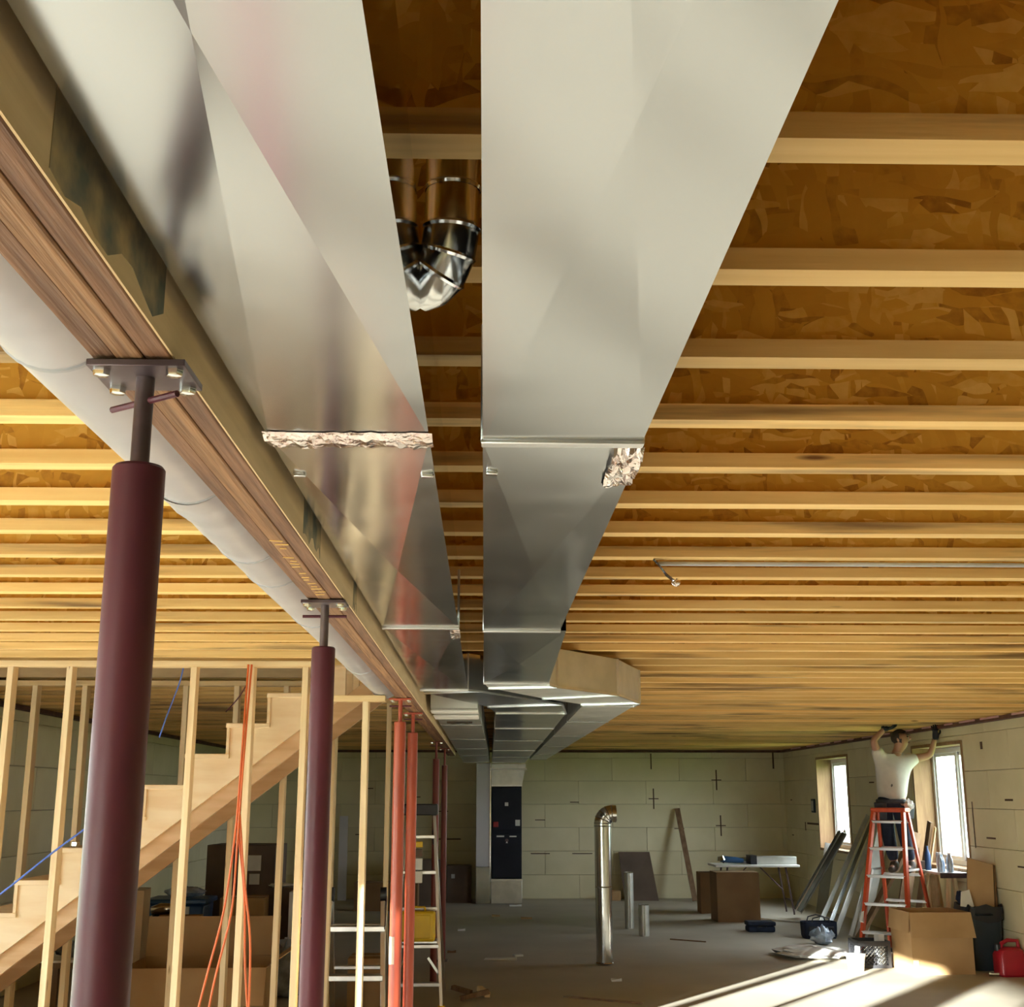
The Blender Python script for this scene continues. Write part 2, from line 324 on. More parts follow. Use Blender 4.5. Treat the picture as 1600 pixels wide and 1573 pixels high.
def blocks(w, fn, u0, u1, b0, b1, holes):    # foam blocks, each its own piece, from b0 to b1; one sheet of foam for the stretch nobody sees singly
    CH, CL, g = .4064, 1.2192, .0022
    k = 0; z = 0.0; cache = {}
    while z < 2.53:
        z1 = min(z + CH, 2.54); u = u0 - (.61 if k % 2 else 0)
        while u < u1:
            a, b = max(u, u0), min(u + CL, u1)
            if b > b0 and a < b1 and b - a > .02:
                for (p, q, r_, s_) in cutall((a + g, b - g, z + g, z1 - g), holes):
                    if q - p < .03 or s_ - r_ < .03: continue
                    key = (round(q - p, 3), round(s_ - r_, 3)); bx = fn(p, q, r_, s_)
                    wl = Vector(((bx[0] + bx[1]) / 2, (bx[2] + bx[3]) / 2, bx[4]))
                    j = R.uniform(0, .004)
                    off = Vector((j if bx[0] > 0 else -j, 0, 0)) if w.name != 'wall_back' else Vector((0, j, 0))
                    if key in cache: copy_to(cache[key], wl + off, w)
                    else: cache[key] = build('block', box(*bx), 'foam', w, bev=.003, seg=1)
            u += CL
        z = z1; k += 1
    mb = MB()
    for (lo, hi) in ((u0, min(b0, u1)), (b1, u1)):
        if hi - lo > .1:
            for (p, q, r_, s_) in cutall((lo, hi, 0, 2.54), holes): mb.box(*fn(p, q, r_, s_))
    if mb.v: build('foam_sheet', mb, 'foam', w)
wb = wall('wall_back', [(XL - .35, XR + .35, 0, ZTOP)], lambda a, b, c, d: (a, b, YB, YB + .3, c, d))
blocks(wb, lambda a, b, c, d: (a, b, YB - FT, YB, c, d), XL, XR, XL - 1, XR + 1, [])
wr = wall('wall_right', cutall((YF, YB, 0, ZTOP), hr), lambda a, b, c, d: (XR, XR + .3, a, b, c, d))
blocks(wr, lambda a, b, c, d: (XR - FT, XR, a, b, c, d), YF, YB - FT, 8, YB, hr)
wl_ = wall('wall_left', cutall((YF, YB, 0, ZTOP), hl), lambda a, b, c, d: (XL - .3, XL, a, b, c, d))
blocks(wl_, lambda a, b, c, d: (XL, XL + FT, a, b, c, d), YF, YB - FT, 9.5, YB, hl)
wf = wall('wall_front', cutall((XL - .3, XR + .3, 0, ZTOP), hf), lambda a, b, c, d: (a, b, YF - .3, YF, c, d))
build('foam_sheet', MB().box(XL, XR, YF, YF + FT, 0, 2.54), 'foam', wf)
# dark joint and strap marks on the foam blocks
def mark_back(x, z, w, h): build('joint_mark', box(x - w / 2, x + w / 2, YB - FT - .002, YB - FT + .001, z - h / 2, z + h / 2), 'mark', wb)
def mark_right(y, z, w, h): build('joint_mark', box(XR - FT - .002, XR - FT + .001, y - w / 2, y + w / 2, z - h / 2, z + h / 2), 'mark', wr)
for x, z in ((3.05, 1.72), (4.2, 2.05), (4.25, 1.25)):
    mark_back(x, z, .022, .36); mark_back(x, z, .18, .016)
for x, z, w, h in ((3.02, 2.38, .02, .28), (5.25, 2.4, .03, .3), (1.0, 1.35, .18, .014), (2.3, 1.35, .16, .014), (1.0, .77, .34, .016), (1.75, .77, .36, .016), (3.5, 1.2, .18, .014),
                   (1.62, 1.66, .16, .014), (-.9, 1.05, .03, .4), (-.62, 1.02, .4, .02), (-.75, 1.5, .2, .016), (-1.25, 1.75, .2, .016), (-1.3, .9, .2, .016), (-1.5, 1.45, .25, .02), (-2.1, 1.9, .2, .016), (-2.2, 1.1, .2, .016)):
    mark_back(x, z, w, h)
for y, z, w, h in ((20.9, 1.32, .75, .03), (21.4, 1.27, .05, .14), (13.0, 1.72, .2, .02), (13.55, 1.32, .24, .018), (12.85, 1.06, .16, .016), (14.0, 1.45, .02, .5), (13.6, 2.3, .06, .08), (17.6, 1.95, .22, .018), (22.3, 1.7, .12, .016), (22.3, 1.1, .12, .016), (12.4, 1.9, .2, .018)):
    mark_right(y, z, w, h)
# sill plates on top of the foam walls
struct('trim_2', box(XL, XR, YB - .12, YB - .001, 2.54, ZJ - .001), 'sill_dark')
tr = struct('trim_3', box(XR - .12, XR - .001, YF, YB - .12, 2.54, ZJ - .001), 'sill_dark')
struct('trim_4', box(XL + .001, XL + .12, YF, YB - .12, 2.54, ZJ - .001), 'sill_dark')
y = 11.2
while y < 22:
    l = R.uniform(.25, .7); build('foam_sealer', box(XR - .128, XR - .119, y, y + l, 2.562, 2.582), 'pink_foam', tr); y += l + R.uniform(.15, .5)

# ceiling: deck with the stair opening, joists with pale flanges and strand-board webs
SW = (XL, -.56, 8.02, 9.06)
dk = MB().box(XL - .3, XR + .3, YF - .3, SW[2], 2.885, 2.91).box(XL - .3, XR + .3, SW[3], YB + .3, 2.885, 2.91).box(SW[1], XR + .3, SW[2], SW[3], 2.885, 2.91)
ceil = struct('ceiling', dk, 'deck_osb')
jl = {}
def joist(yc, x0, x1):
    key = (x0, x1); wl = Vector(((x0 + x1) / 2, yc, ZJ))
    if key not in jl:
        j = build('joist', MB().box(x0, x1, yc - .032, yc + .032, ZJ, ZJ + .038).box(x0, x1, yc - .032, yc + .032, 2.846, 2.884), 'flange_pine', ceil)
        w = build('web', box(x0, x1, yc - .005, yc + .005, ZJ + .036, 2.848), 'osb', j); jl[key] = (j, w)
    else:
        j0, w0 = jl[key]; j = copy_to(j0, wl, ceil); copy_to(w0, wl + Vector((0, 0, .036)), j)
JY = [1.46 + .4064 * k for k in range(-18, 53)]
for yc in JY:
    if yc > YB - .1 or yc < YF + .05: continue
    if SW[2] - .04 < yc < SW[3] + .04: joist(yc, -.52, XR - .002)
    else: joist(yc, XL + .002, XR - .002)
# stairwell shaft above the opening
sh = MB().box(SW[0], SW[1], SW[3], SW[3] + .04, 2.60, 4.2).box(SW[0], SW[1], SW[2] - .04, SW[2], 2.60, 4.2).box(SW[0] - .04, SW[0], SW[2], SW[3], 2.88, 4.2).box(SW[1], SW[1] + .04, SW[2], SW[3], 2.60, 4.2).box(SW[0], SW[1], SW[2], SW[3], 4.2, 4.24)
struct('trim_5', sh, 'plywood')

# windows in the right wall
for i, (a, b) in enumerate(WINS_R):
    w = struct('window_%d' % (i + 1), MB().box(XR - .07, XR + .26, a, a + .038, WZ0, WZ1).box(XR - .07, XR + .26, b - .038, b, WZ0, WZ1)
               .box(XR - .07, XR + .26, a + .038, b - .038, WZ1 - .038, WZ1).box(XR - .07, XR + .26, a + .038, b - .038, WZ0, WZ0 + .038), 'buck')
    A, B, x0, x1 = a + .04, b - .04, XR + .17, XR + .25
    z0, z1 = WZ0 + .04, WZ1 - .04; mid = (A + B) / 2
    build('window_frame', MB().box(x0, x1, A, A + .06, z0, z1).box(x0, x1, B - .06, B, z0, z1).box(x0, x1, A + .06, B - .06, z1 - .06, z1).box(x0, x1, A + .06, B - .06, z0, z0 + .06), 'vinyl', w, bev=.004)
    build('mullion', box(x0, x1, mid - .035, mid + .035, z0 + .06, z1 - .06), 'vinyl', w, bev=.004)
    for (p, q) in ((A + .06, mid - .035), (mid + .035, B - .06)):
        s = build('sash', MB().box(x0 + .02, x1 - .02, p, p + .04, z0 + .06, z1 - .06).box(x0 + .02, x1 - .02, q - .04, q, z0 + .06, z1 - .06).box(x0 + .02, x1 - .02, p, q, z1 - .10, z1 - .06).box(x0 + .02, x1 - .02, p, q, z0 + .06, z0 + .10), 'vinyl', w, bev=.003)
        build('pane', box(x0 + .038, x0 + .042, p + .04, q - .04, z0 + .10, z1 - .10), 'glass', s)
# glazed sliding doors in the left wall
for i, (a, b) in enumerate(DOORS):
    x0, x1 = XL - .22, XL - .10
    d = struct('door_%d' % (i + 1), MB().box(x0, x1, a, a + .06, 0, 2.2).box(x0, x1, b - .06, b, 0, 2.2).box(x0, x1, a, b, 2.14, 2.2).box(x0, x1, a, b, 0, .04), 'vinyl', bev=.004)
    nl = max(2, round((b - a) / 1.2)); lw_ = (b - a - .12) / nl
    for k in range(nl):
        p, q = a + .06 + k * lw_, a + .06 + (k + 1) * lw_
        xx = x0 + .03 + .045 * (k % 2)
        s = build('door_leaf', MB().box(xx - .018, xx + .018, p, p + .07, .04, 2.14).box(xx - .018, xx + .018, q - .07, q, .04, 2.14).box(xx - .018, xx + .018, p, q, 2.07, 2.14).box(xx - .018, xx + .018, p, q, .04, .13), 'vinyl', d)
        build('pane', box(xx - .003, xx + .003, p + .07, q - .07, .13, 2.07), 'glass', s)
# ------------------------------------------------------------------ carrying beam
beam = thing('support_beam', 'long laminated wooden beam running under the joists, stamped and chalked, resting on red posts', 'beam', (-.45, 6, 2.29))
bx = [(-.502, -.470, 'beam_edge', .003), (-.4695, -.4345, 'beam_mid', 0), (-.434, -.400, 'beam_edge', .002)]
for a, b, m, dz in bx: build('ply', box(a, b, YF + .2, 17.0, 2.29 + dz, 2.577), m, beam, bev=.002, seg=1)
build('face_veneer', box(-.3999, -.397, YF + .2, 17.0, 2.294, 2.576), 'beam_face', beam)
for y0, y1, z0, z1 in ((1.02, 1.42, 2.308, 2.40), (2.62, 2.90, 2.308, 2.42), (3.66, 3.76, 2.308, 2.46)):
    n = 9; top = [(y0 + (y1 - y0) * k / n, z1 + R.uniform(-.03, .02)) for k in range(n + 1)]; bot = [(y0 + (y1 - y0) * k / n, z0 + R.uniform(-.012, .02)) for k in range(n, -1, -1)]
    build('ink_stamp', MB().prism(top + bot, 0, -.3972, -.3964), 'ink', beam)
for k in range(17):
    yy = 2.62 + .045 * k + R.uniform(-.01, .01)
    if k in (3, 8): continue
    L = R.uniform(.014, .03); a = R.uniform(-.5, .5); c = Vector((-.452 + R.uniform(-.006, .008), yy, 2.2895))
    build('chalk_mark', MB().bar(c - Vector((math.cos(a), math.sin(a), 0)) * L / 2, c + Vector((math.cos(a), math.sin(a), 0)) * L / 2, .006, .0016), 'chalk', beam)
for yy in (1.95, 2.95, 3.35, 3.9):
    build('bolt_head', MB().lathe([(.001, -.006), (.008, -.006), (.009, 0), (.007, .004), (.001, .005)], (0, 0, 0), 10).rot(math.pi / 2, (0, 0, 0), 'Y'), 'chrome', beam).location = Vector((-.393, yy, 2.42)) - WL[beam.name]

# steel posts
def post(x, y, mt, label, ztop=2.16, rot=0, r=.033, scuff=False):
    t = thing('steel_post', label, 'post', (x, y, 0), 'adjustable steel posts under the beam')
    zb = 2.289
    build('tube', MB().lathe([(r, .012), (r, ztop - .004), (r - .003, ztop), (.001, ztop)], (x, y, 0), 28), mt, t)
    build('base_plate', box(x - .06, x + .06, y - .06, y + .06, 0, .012), 'steel_dark', t, bev=.002)
    build('screw_rod', MB().lathe([(.012, ztop - .02), (.012, zb - .008)], (x, y, 0), 16), 'steel_dark' if mt == 'red_primer' else mt, t)
    pl = build('top_plate', box(x - .062, x + .062, y - .05, y + .05, zb - .010, zb - .001), 'steel_dark' if mt == 'red_primer' else mt, t, bev=.001)
    for sx in (-1, 1):
        for sy in (-1, 1):
            build('bolt', MB().lathe([(.004, -.020), (.010, -.019), (.011, -.014), (.011, -.010)], (x + sx * .046, y + sy * .036, zb), 6), 'chrome', pl)
    d = Vector((math.cos(rot), math.sin(rot), 0)) * .062
    build('turning_bar', MB().tube([Vector((x, y, zb - .042)) - d, Vector((x, y, zb - .042)) + d], .0045, 8), 'red_primer', t)
    if scuff: build('paint_scuff', MB().tube([(x - .012, y - .013, .88), (x - .012, y - .013, 1.02)], [.021, .021], 10), 'scuff', t)
post(-.443, 1.526, 'red_primer', 'nearest dark red steel post, tall in the left foreground under a bolted beam plate', rot=-.6)
post(-.455, 3.47, 'red_primer', 'second dark red steel post from the camera, standing before the stair framing', rot=0.0)
post(-.475, 7.0, 'red_bright', 'third steel post, bright red with a pale scuff, beside the small aluminium ladder', scuff=True)
post(-.472, 8.2, 'red_bright', 'fourth steel post, bright red, just behind the scuffed one')
post(-.482, 12.5, 'red_mid', 'fifth steel post, thin in the distance above the stepladder cap', ztop=2.12)
post(-.455, 14.3, 'red_mid', 'farthest steel post, standing near the end of the beam', ztop=2.10)

# white round duct left of the beam
rd = thing('round_duct', 'pale white round duct running beside the left of the beam with dark seam rings', 'duct', (-.645, 2.5, 2.37))
xc, zc, rr = -.645, 2.468, .10
secs = [(YF + .5, 1.75), (1.75, 2.6), (2.6, 3.3), (3.3, 3.69), (3.69, 4.6), (4.6, 6.4), (6.4, 8.0)]
for (a, b) in secs:
    if a == 2.6:
        n = 16; build('wrapped_section', MB().tube([(xc + R.uniform(-.002, .002), a + (b - a) * k / n, zc) for k in range(n + 1)], [rr + R.uniform(-.003, .005) for _ in range(n + 1)], 28, False), 'pipe_white', rd)
    else: build('pipe_section', MB().tube([(xc, a, zc), (xc, b, zc)], rr, 32, False), 'pipe_white', rd)
    build('seam_ring', MB().tube([(xc, b - .006, zc), (xc, b - .004, zc), (xc, b + .004, zc), (xc, b + .006, zc)], [rr, rr + .003, rr + .003, rr], 32, False), 'pipe_ring', rd)

# ------------------------------------------------------------------ rectangular ducts
ZD, ZDT = 2.350, 2.563
def section(run, x0, x1, y0, y1, z0=ZD, z1=ZDT, m='galv', dip=.011, cleat='aluminium', xs=None, ends=False):
    """one length of duct: sides and top, cross-broken bottom, joining cleat at the far end. xs = (x0,x1) at the far end"""
    a0, a1 = x0, x1; b0, b1 = xs or (x0, x1)
    mb = MB(); v = [(a0, y0, z0), (a1, y0, z0), (a1, y0, z1), (a0, y0, z1), (b0, y1, z0), (b1, y1, z0), (b1, y1, z1), (b0, y1, z1)]
    fs = [(1, 5, 6, 2), (0, 3, 7, 4), (3, 2, 6, 7)]
    if ends: fs += [(0, 1, 2, 3), (4, 5, 6, 7)]
    s = build('duct_section', mb.add(v, fs), 'galv_side' if m in ('galv', 'galv_shiny') else m, run)
    ym = (y0 + y1) / 2; xm = (a0 + a1 + b0 + b1) / 4
    build('bottom_panel', MB().add([(a0, y0, z0), (a1, y0, z0), (b1, y1, z0), (b0, y1, z0), (xm, ym, z0 - dip)], [(0, 1, 4), (1, 2, 4), (2, 3, 4), (3, 0, 4)]), m, s, smooth=.05)
    for q, (c0, c1) in ((z0, (b0, b1)),):
        if cleat: build('cleat', MB().box(c0 - .003, c1 + .003, y1 - .014, y1 + .014, z0 - .007, z0 + .001).box(c0 - .004, c0 + .001, y1 - .012, y1 + .012, z0, z1).box(c1 - .001, c1 + .004, y1 - .012, y1 + .012, z0, z1), cleat, s, bev=.002)
    return s
ld = thing('supply_duct', 'galvanised rectangular duct hugging the right side of the beam, with wavy reflections', 'duct', (-.235, 3, ZD))
s1 = section(ld, -.373, -.098, -2.7, -.30)
s1 = section(ld, -.373, -.098, -.30, 2.03, m='galv', cleat=None)
def foil_strip(x0, x1, y0, y1, z, parent, nx=26, ny=5, drop=.012):
    vs = []; fs = []
    for j in range(ny):
        for i in range(nx): vs.append((x0 + (x1 - x0) * i / (nx - 1), y0 + (y1 - y0) * j / (ny - 1) + R.uniform(-.004, .004), z - (.002 if j in (0, ny - 1) else R.uniform(.004, drop))))
    for j in range(ny - 1):
        for i in range(nx - 1): k = j * nx + i; fs.append((k, k + 1, k + nx + 1, k + nx))
    return build('foil_tape', MB().add(vs, fs), 'foil', parent, smooth=20)
foil_strip(-.378, -.092, 1.995, 2.085, ZD, s1)
s2 = section(ld, -.373, -.098, 2.03, 4.46, m='galv_shiny')
for xx, yy in ((-.355, 2.27), (-.112, 2.27)): build('screw_clip', box(xx - .012, xx + .012, yy - .006, yy + .006, ZD - .008, ZD), 'chrome', s2, bev=.002)
foil_strip(-.13, -.094, 4.5, 4.75, ZD, s2, 8, 8)
s3 = section(ld, -.373, -.098, 4.46, 7.15, m='galv_shiny')
rdct = thing('supply_duct', 'galvanised rectangular duct overhead in the middle, seen from straight below', 'duct', (.13, 3, ZD))
section(rdct, -.006, .271, -2.4, -.05)
section(rdct, -.006, .271, -.05, 2.05)
s5 = section(rdct, -.006, .276, 2.05, 4.54)
build('screw_clip', box(.0, .022, 2.24, 2.255, ZD - .008, ZD), 'chrome', s5, bev=.002)
foil_strip(.225, .279, 2.075, 2.33, ZD, s5, 9, 14, .02)
build('foil_tape', MB().add([(.279, 2.08, ZD - .004), (.283, 2.12, ZD + .03), (.281, 2.2, ZD + .045), (.286, 2.27, ZD + .02), (.280, 2.34, ZD + .03), (.280, 2.34, ZD - .004), (.285, 2.2, ZD - .008)], [(0, 1, 2, 6), (6, 2, 3), (6, 3, 4, 5)]), 'foil', s5)
s6 = section(rdct, -.006, .30, 4.54, 6.70, xs=(-.006, .345))
# offset elbow to the right
o1 = MB(); zt = ZDT
pts_out = [(.345, 6.72), (.40, 6.90), (.80, 7.45), (1.01, 8.10), (1.01, 8.40)]; pts_in = [(-.006, 6.72), (.02, 7.00), (.36, 7.75), (.64, 8.25), (.66, 8.40)]
for i in range(4):
    a, b, c, d = pts_out[i], pts_out[i + 1], pts_in[i + 1], pts_in[i]
    e = build('elbow_gore', MB().add([(*a, ZD), (*b, ZD), (*b, zt), (*a, zt), (*d, ZD), (*c, ZD), (*c, zt), (*d, zt)], [(0, 1, 2, 3), (4, 7, 6, 5), (3, 2, 6, 7), (0, 4, 5, 1)]), 'galv_dull' if i in (0, 1, 2) else 'galv', rdct)
    build('standing_seam', MB().bar((b[0], b[1], ZD - .002), (b[0], b[1], zt), .018, .018).bar((*b, ZD - .004), (*c, ZD - .004), .02, .012).bar((*a, ZD - .003), (*b, ZD - .003), .014, .012), 'aluminium', e)
ys = [8.40, 10.2, 12.6, 15.2, 18.0, 20.6]
for i in range(5):
    f0, f1 = i / 5, (i + 1) / 5
    section(rdct, .66 + .08 * f0, 1.01 + .0 * f0, ys[i], ys[i + 1], m='galv_dull', xs=(.66 + .08 * f1, 1.01), dip=.004, cleat='galv_dark', ends=(i == 4))
# branch crossing from the left duct to the middle trunk
cr = MB()
p_in = [(-.373, 7.17), (-.36, 7.40), (.02, 8.55), (.08, 9.2)]; p_out = [(-.098, 7.17), (-.03, 7.25), (.52, 8.30), (.60, 9.2)]
for i in range(3):
    a, b, c, d = p_out[i], p_out[i + 1], p_in[i + 1], p_in[i]
    z0 = ZD + .004
    e = build('elbow_gore', MB().add([(*a, z0), (*b, z0), (*b, zt), (*a, zt), (*d, z0), (*c, z0), (*c, zt), (*d, zt)], [(0, 1, 2, 3), (4, 7, 6, 5), (3, 2, 6, 7), (0, 4, 5, 1)]), 'galv', ld)
    build('standing_seam', MB().bar((*b, z0 - .003), (*c, z0 - .003), .02, .012).bar((*a, z0 - .003), (*b, z0 - .003), .012, .010), 'aluminium', e)
ys = [9.2, 11.2, 13.6, 16.4, 19.0, 21.75]
for i in range(5):
    f0, f1 = i / 5, (i + 1) / 5
    section(ld, .08 + .05 * f0, .60 + .10 * f0, ys[i], ys[i + 1], z0=ZD - .02 * f0, m='galv' if i < 2 else 'galv_dull', xs=(.08 + .05 * f1, .60 + .10 * f1), dip=.004, cleat='galv_dark' if i % 2 else 'aluminium', ends=(i == 4))
# return duct at the left, with insulated end
rt = thing('return_duct', 'shorter dull metal duct beyond the beam plate, its near end wrapped in white tape', 'duct', (-.2, 14, ZD))
ys = [8.35, 10.3, 12.9, 15.4, 18.0, 21.4]
for i in range(5):
    f0, f1 = i / 5, (i + 1) / 5
    s = section(rt, -.365, -.05 + .13 * f0, ys[i], ys[i + 1], z0=2.33, m='galv_dull', xs=(-.365, -.05 + .13 * f1), dip=.004, cleat='galv_dark', ends=(i == 0 or i == 4))
    if i == 0:
        t_ = build('tape_wrap', MB().box(-.372, -.046, 8.5, 8.72, 2.318, 2.331).box(-.372, -.046, 9.0, 9.35, 2.316, 2.331), 'paper', s, bev=.004)
        foil_strip(-.30, -.10, 9.8, 10.1, 2.33, s, 10, 6)
# round take-off elbow on the side of the left duct, rising between the two ducts
pp = [Vector((-.100, 1.70, 2.485)), Vector((-.085, 1.69, 2.488)), Vector((-.070, 1.68, 2.50)), Vector((-.058, 1.67, 2.525)), Vector((-.052, 1.66, 2.56)), Vector((-.051, 1.655, 2.62)), Vector((-.051, 1.65, 2.70)), Vector((-.051, 1.645, 2.84))]
bo = build('takeoff_elbow', MB().tube(pp, [.038, .040, .041, .041, .041, .040, .040, .040], 22, False), 'galv_shiny', ld, label='shiny round elbow rising between the two ducts')
for i in (2, 3, 4, 5, 6): d = (pp[i + 1] - pp[i - 1]).normalized() * .004; build('crimp', MB().tube([pp[i] - d, pp[i], pp[i] + d], [.041, .0435, .041], 22, False), 'chrome', bo)
# conduit along a joist and a hanging strap
tag(build('conduit', MB().tube([(.62, 4.335, 2.566), (3.0, 4.335, 2.565), (XR - .14, 4.335, 2.566)], .008, 10), 'wire_grey'), 'thin grey conduit running along the underside of a joist at right', 'conduit')
hs = thing('duct_strap', 'loose strip of silver hanger strap dangling from a joist right of the ducts', 'strap', (.64, 4.28, 2.48))
build('strap_band', MB().add([(.60, 4.30, 2.578), (.60, 4.33, 2.578), (.625, 4.30, 2.55), (.625, 4.33, 2.55), (.64, 4.27, 2.52), (.64, 4.30, 2.515), (.665, 4.26, 2.495), (.665, 4.29, 2.49), (.67, 4.25, 2.475), (.68, 4.28, 2.475)], [(0, 1, 3, 2), (2, 3, 5, 4), (4, 5, 7, 6), (6, 7, 9, 8)]), 'chrome', hs)
build('foil_scrap', MB().sphere((.672, 4.262, 2.485), .016, .014, .012, 7, 5).jit(.004), 'foil', hs, smooth=10)

# ------------------------------------------------------------------ framing and stairs
def stud_wall(label, y0, y1, xs, x0, x1, ztop=ZJ - .002):
    t = thing('stud_wall', label, 'wall frame', ((x0 + x1) / 2, (y0 + y1) / 2, 0))
    build('top_plate', box(x0, x1, y0, y1, ztop - .038, ztop), 'plate_pine', t, bev=.002, seg=1)
    build('bottom_plate', box(x0, x1, y0, y1, 0, .038), 'plate_pine', t, bev=.002, seg=1)
    for x in xs:
        lean = R.uniform(-.008, .008)
        a = x - .019; b = x + .019
        build('stud', MB().hexa([(a + lean, y0, .038), (b + lean, y0, .038), (b + lean, y1, .038), (a + lean, y1, .038)], [(a, y0, ztop - .038), (b, y0, ztop - .038), (b, y1, ztop - .038), (a, y1, ztop - .038)]), 'stud_pine', t, bev=.002, seg=1)
    return t
stud_wall('pine stud wall in front of the stairs, nearest the camera, with an orange cord hanging on it', 7.72, 7.81, (-4.08, -3.70, -3.32, -2.945, -2.58, -2.20, -1.813, -1.455, -1.12), XL + .07, -1.08)
stud_wall('pine stud wall standing behind the staircase', 9.07, 9.16, (-4.0, -3.62, -3.27, -2.91, -2.54, -2.18, -1.81, -1.45, -1.10), XL + .07, -1.05)
stud_wall('low pine stud wall with a bright plate under the stair head, left of the third post', 7.72, 7.81, (-1.00, -.74), -1.055, -.62, 2.365)
stud_wall('short pine stud wall farther back, seen between the second and third posts', 10.78, 10.87, (-1.29, -.83), -1.33, -.76)

st = thing('staircase', 'unfinished pine staircase rising to the right behind the stud wall', 'staircase', (-2.6, 8.5, 0))
RISE, RUN = .193, .252
def nose(k): return (-2.67 + RUN * k, 1.44 + RISE * k)
K0, K1 = -6, 6
def stringer(y0, y1):
    poly = []
    for k in range(K0, K1 + 1):
        nx, nz = nose(k); poly += [(nx + .025, nz - .03 - RISE if k > K0 else 0.0), (nx + .025, nz - .03)]
    nx, nz = nose(K1); ex = min(nx + RUN, -.60)
    poly += [(ex, nz - .03), (ex, nz - .03 - .30)]
    off = .40; xb = nose(K0)[0] + .4
    # lower edge parallel to the nosing line
    zb = lambda x: 1.44 + (x + 2.67) * RISE / RUN - off
    poly[-1] = (ex, zb(ex)); xf = -2.67 + (off - 1.44) * RUN / RISE
    poly += [(xf, 0.0)]
    return MB().prism(poly, 1, y0, y1)
zbf = lambda x, off: 1.44 + (x + 2.67) * RISE / RUN - off
for (a, b) in ((8.06, 8.10), (8.48, 8.52), (8.92, 8.96)): build('stringer', stringer(a, b), 'stair_pine', st)
for (a, b) in ((8.10, 8.138), (8.88, 8.918)):
    x0, x1 = -3.9, -.62
    build('skirt_board', MB().prism([(x0, zbf(x0, .52)), (x1, zbf(x1, .52)), (x1, zbf(x1, .40)), (x0, zbf(x0, .40))], 1, a, b), 'skirt_fir', st)
tr0 = rs0 = None
for k in range(K0, K1 + 1):
    nx, nz = nose(k)
    if tr0 is None:
        tr0 = build('tread', box(nx, nx + RUN + .03, 8.04, 8.97, nz - .03, nz), 'stair_pine', st, bev=.004)
        rs0 = build('riser', box(nx + .007, nx + .025, 8.045, 8.965, nz - RISE, nz - .03), 'stair_pine', st); w0, w1, n0 = WL[tr0.name].copy(), WL[rs0.name].copy(), Vector((nx, 0, nz))
    else:
        d = Vector((nx, 0, nz)) - n0
        copy_to(tr0, w0 + d, st)
        if k < K1: copy_to(rs0, w1 + d, st)
tag(build('tape_measure', MB().box(-2.64, -2.60, 8.2, 8.26, 1.44, 1.475).box(-2.56, -2.49, 8.22, 8.27, 1.44, 1.47), 'chrome', None, bev=.006), 'small shiny tool left lying on a stair tread', 'tool')

def cord(name, label, pts, r, m, cat='cord', sub=6):
    P = [Vector(p) for p in pts]; out = []
    for i in range(len(P) - 1):
        p0 = P[max(i - 1, 0)]; p1 = P[i]; p2 = P[i + 1]; p3 = P[min(i + 2, len(P) - 1)]
        for k in range(sub):
            t = k / sub; out.append(.5 * ((2 * p1) + (-p0 + p2) * t + (2 * p0 - 5 * p1 + 4 * p2 - p3) * t * t + (-p0 + 3 * p1 - 3 * p2 + p3) * t ** 3))
    out.append(P[-1]); return tag(build(name, MB().tube(out, r, 8), m), label, cat)
oc = thing('extension_cord', 'orange extension cord hanging in loops from the top of the stud wall', 'cord', (-1.47, 7.6, .3))
for q, pts in enumerate(([(-1.47, 7.69, 2.55), (-1.465, 7.62, 2.2), (-1.475, 7.6, 1.6), (-1.52, 7.6, 1.1), (-1.60, 7.58, .75), (-1.68, 7.56, .35)],
            [(-1.45, 7.69, 2.55), (-1.455, 7.61, 2.0), (-1.465, 7.59, 1.5), (-1.47, 7.59, 1.1), (-1.56, 7.57, .7), (-1.60, 7.56, .35)],
            [(-1.46, 7.60, 1.65), (-1.42, 7.6, 1.3), (-1.36, 7.6, .95), (-1.35, 7.59, .6), (-1.36, 7.57, .3)],
            [(-1.475, 7.61, 1.6), (-1.41, 7.62, 1.2), (-1.39, 7.6, .8), (-1.33, 7.58, .35)])):
    P = [Vector(p) for p in pts]; out = []
    for i in range(len(P) - 1):
        for k in range(5): out.append(P[i].lerp(P[i + 1], k / 5))
    out.append(P[-1])
    for _ in range(3): out = [out[0]] + [(out[i - 1] + out[i] * 2 + out[i + 1]) / 4 for i in range(1, len(out) - 1)] + [out[-1]]
    build('cord_strand', MB().tube(out, .0065, 8), 'cord_orange', oc)
cord('wire', 'blue wire sagging across the studs at the far left', [(-3.1, 7.66, 1.05), (-2.9, 7.66, 1.16), (-2.58, 7.66, 1.42), (-2.36, 7.67, 1.59), (-2.2, 7.68, 1.72)], .006, 'wire_blue', 'wire')
cord('wire', 'short blue wire dropping from the top plate right of the nearest post', [(-2.07, 8.0, 2.12), (-2.02, 7.95, 2.25), (-1.95, 7.93, 2.45), (-1.92, 7.9, 2.56)], .005, 'wire_blue', 'wire')
cord('wire', 'thin dark wire slanting above the upper stair treads', [(-1.72, 8.3, 2.3), (-1.60, 8.2, 2.42), (-1.46, 8.1, 2.66)], .004, 'red_primer', 'wire')

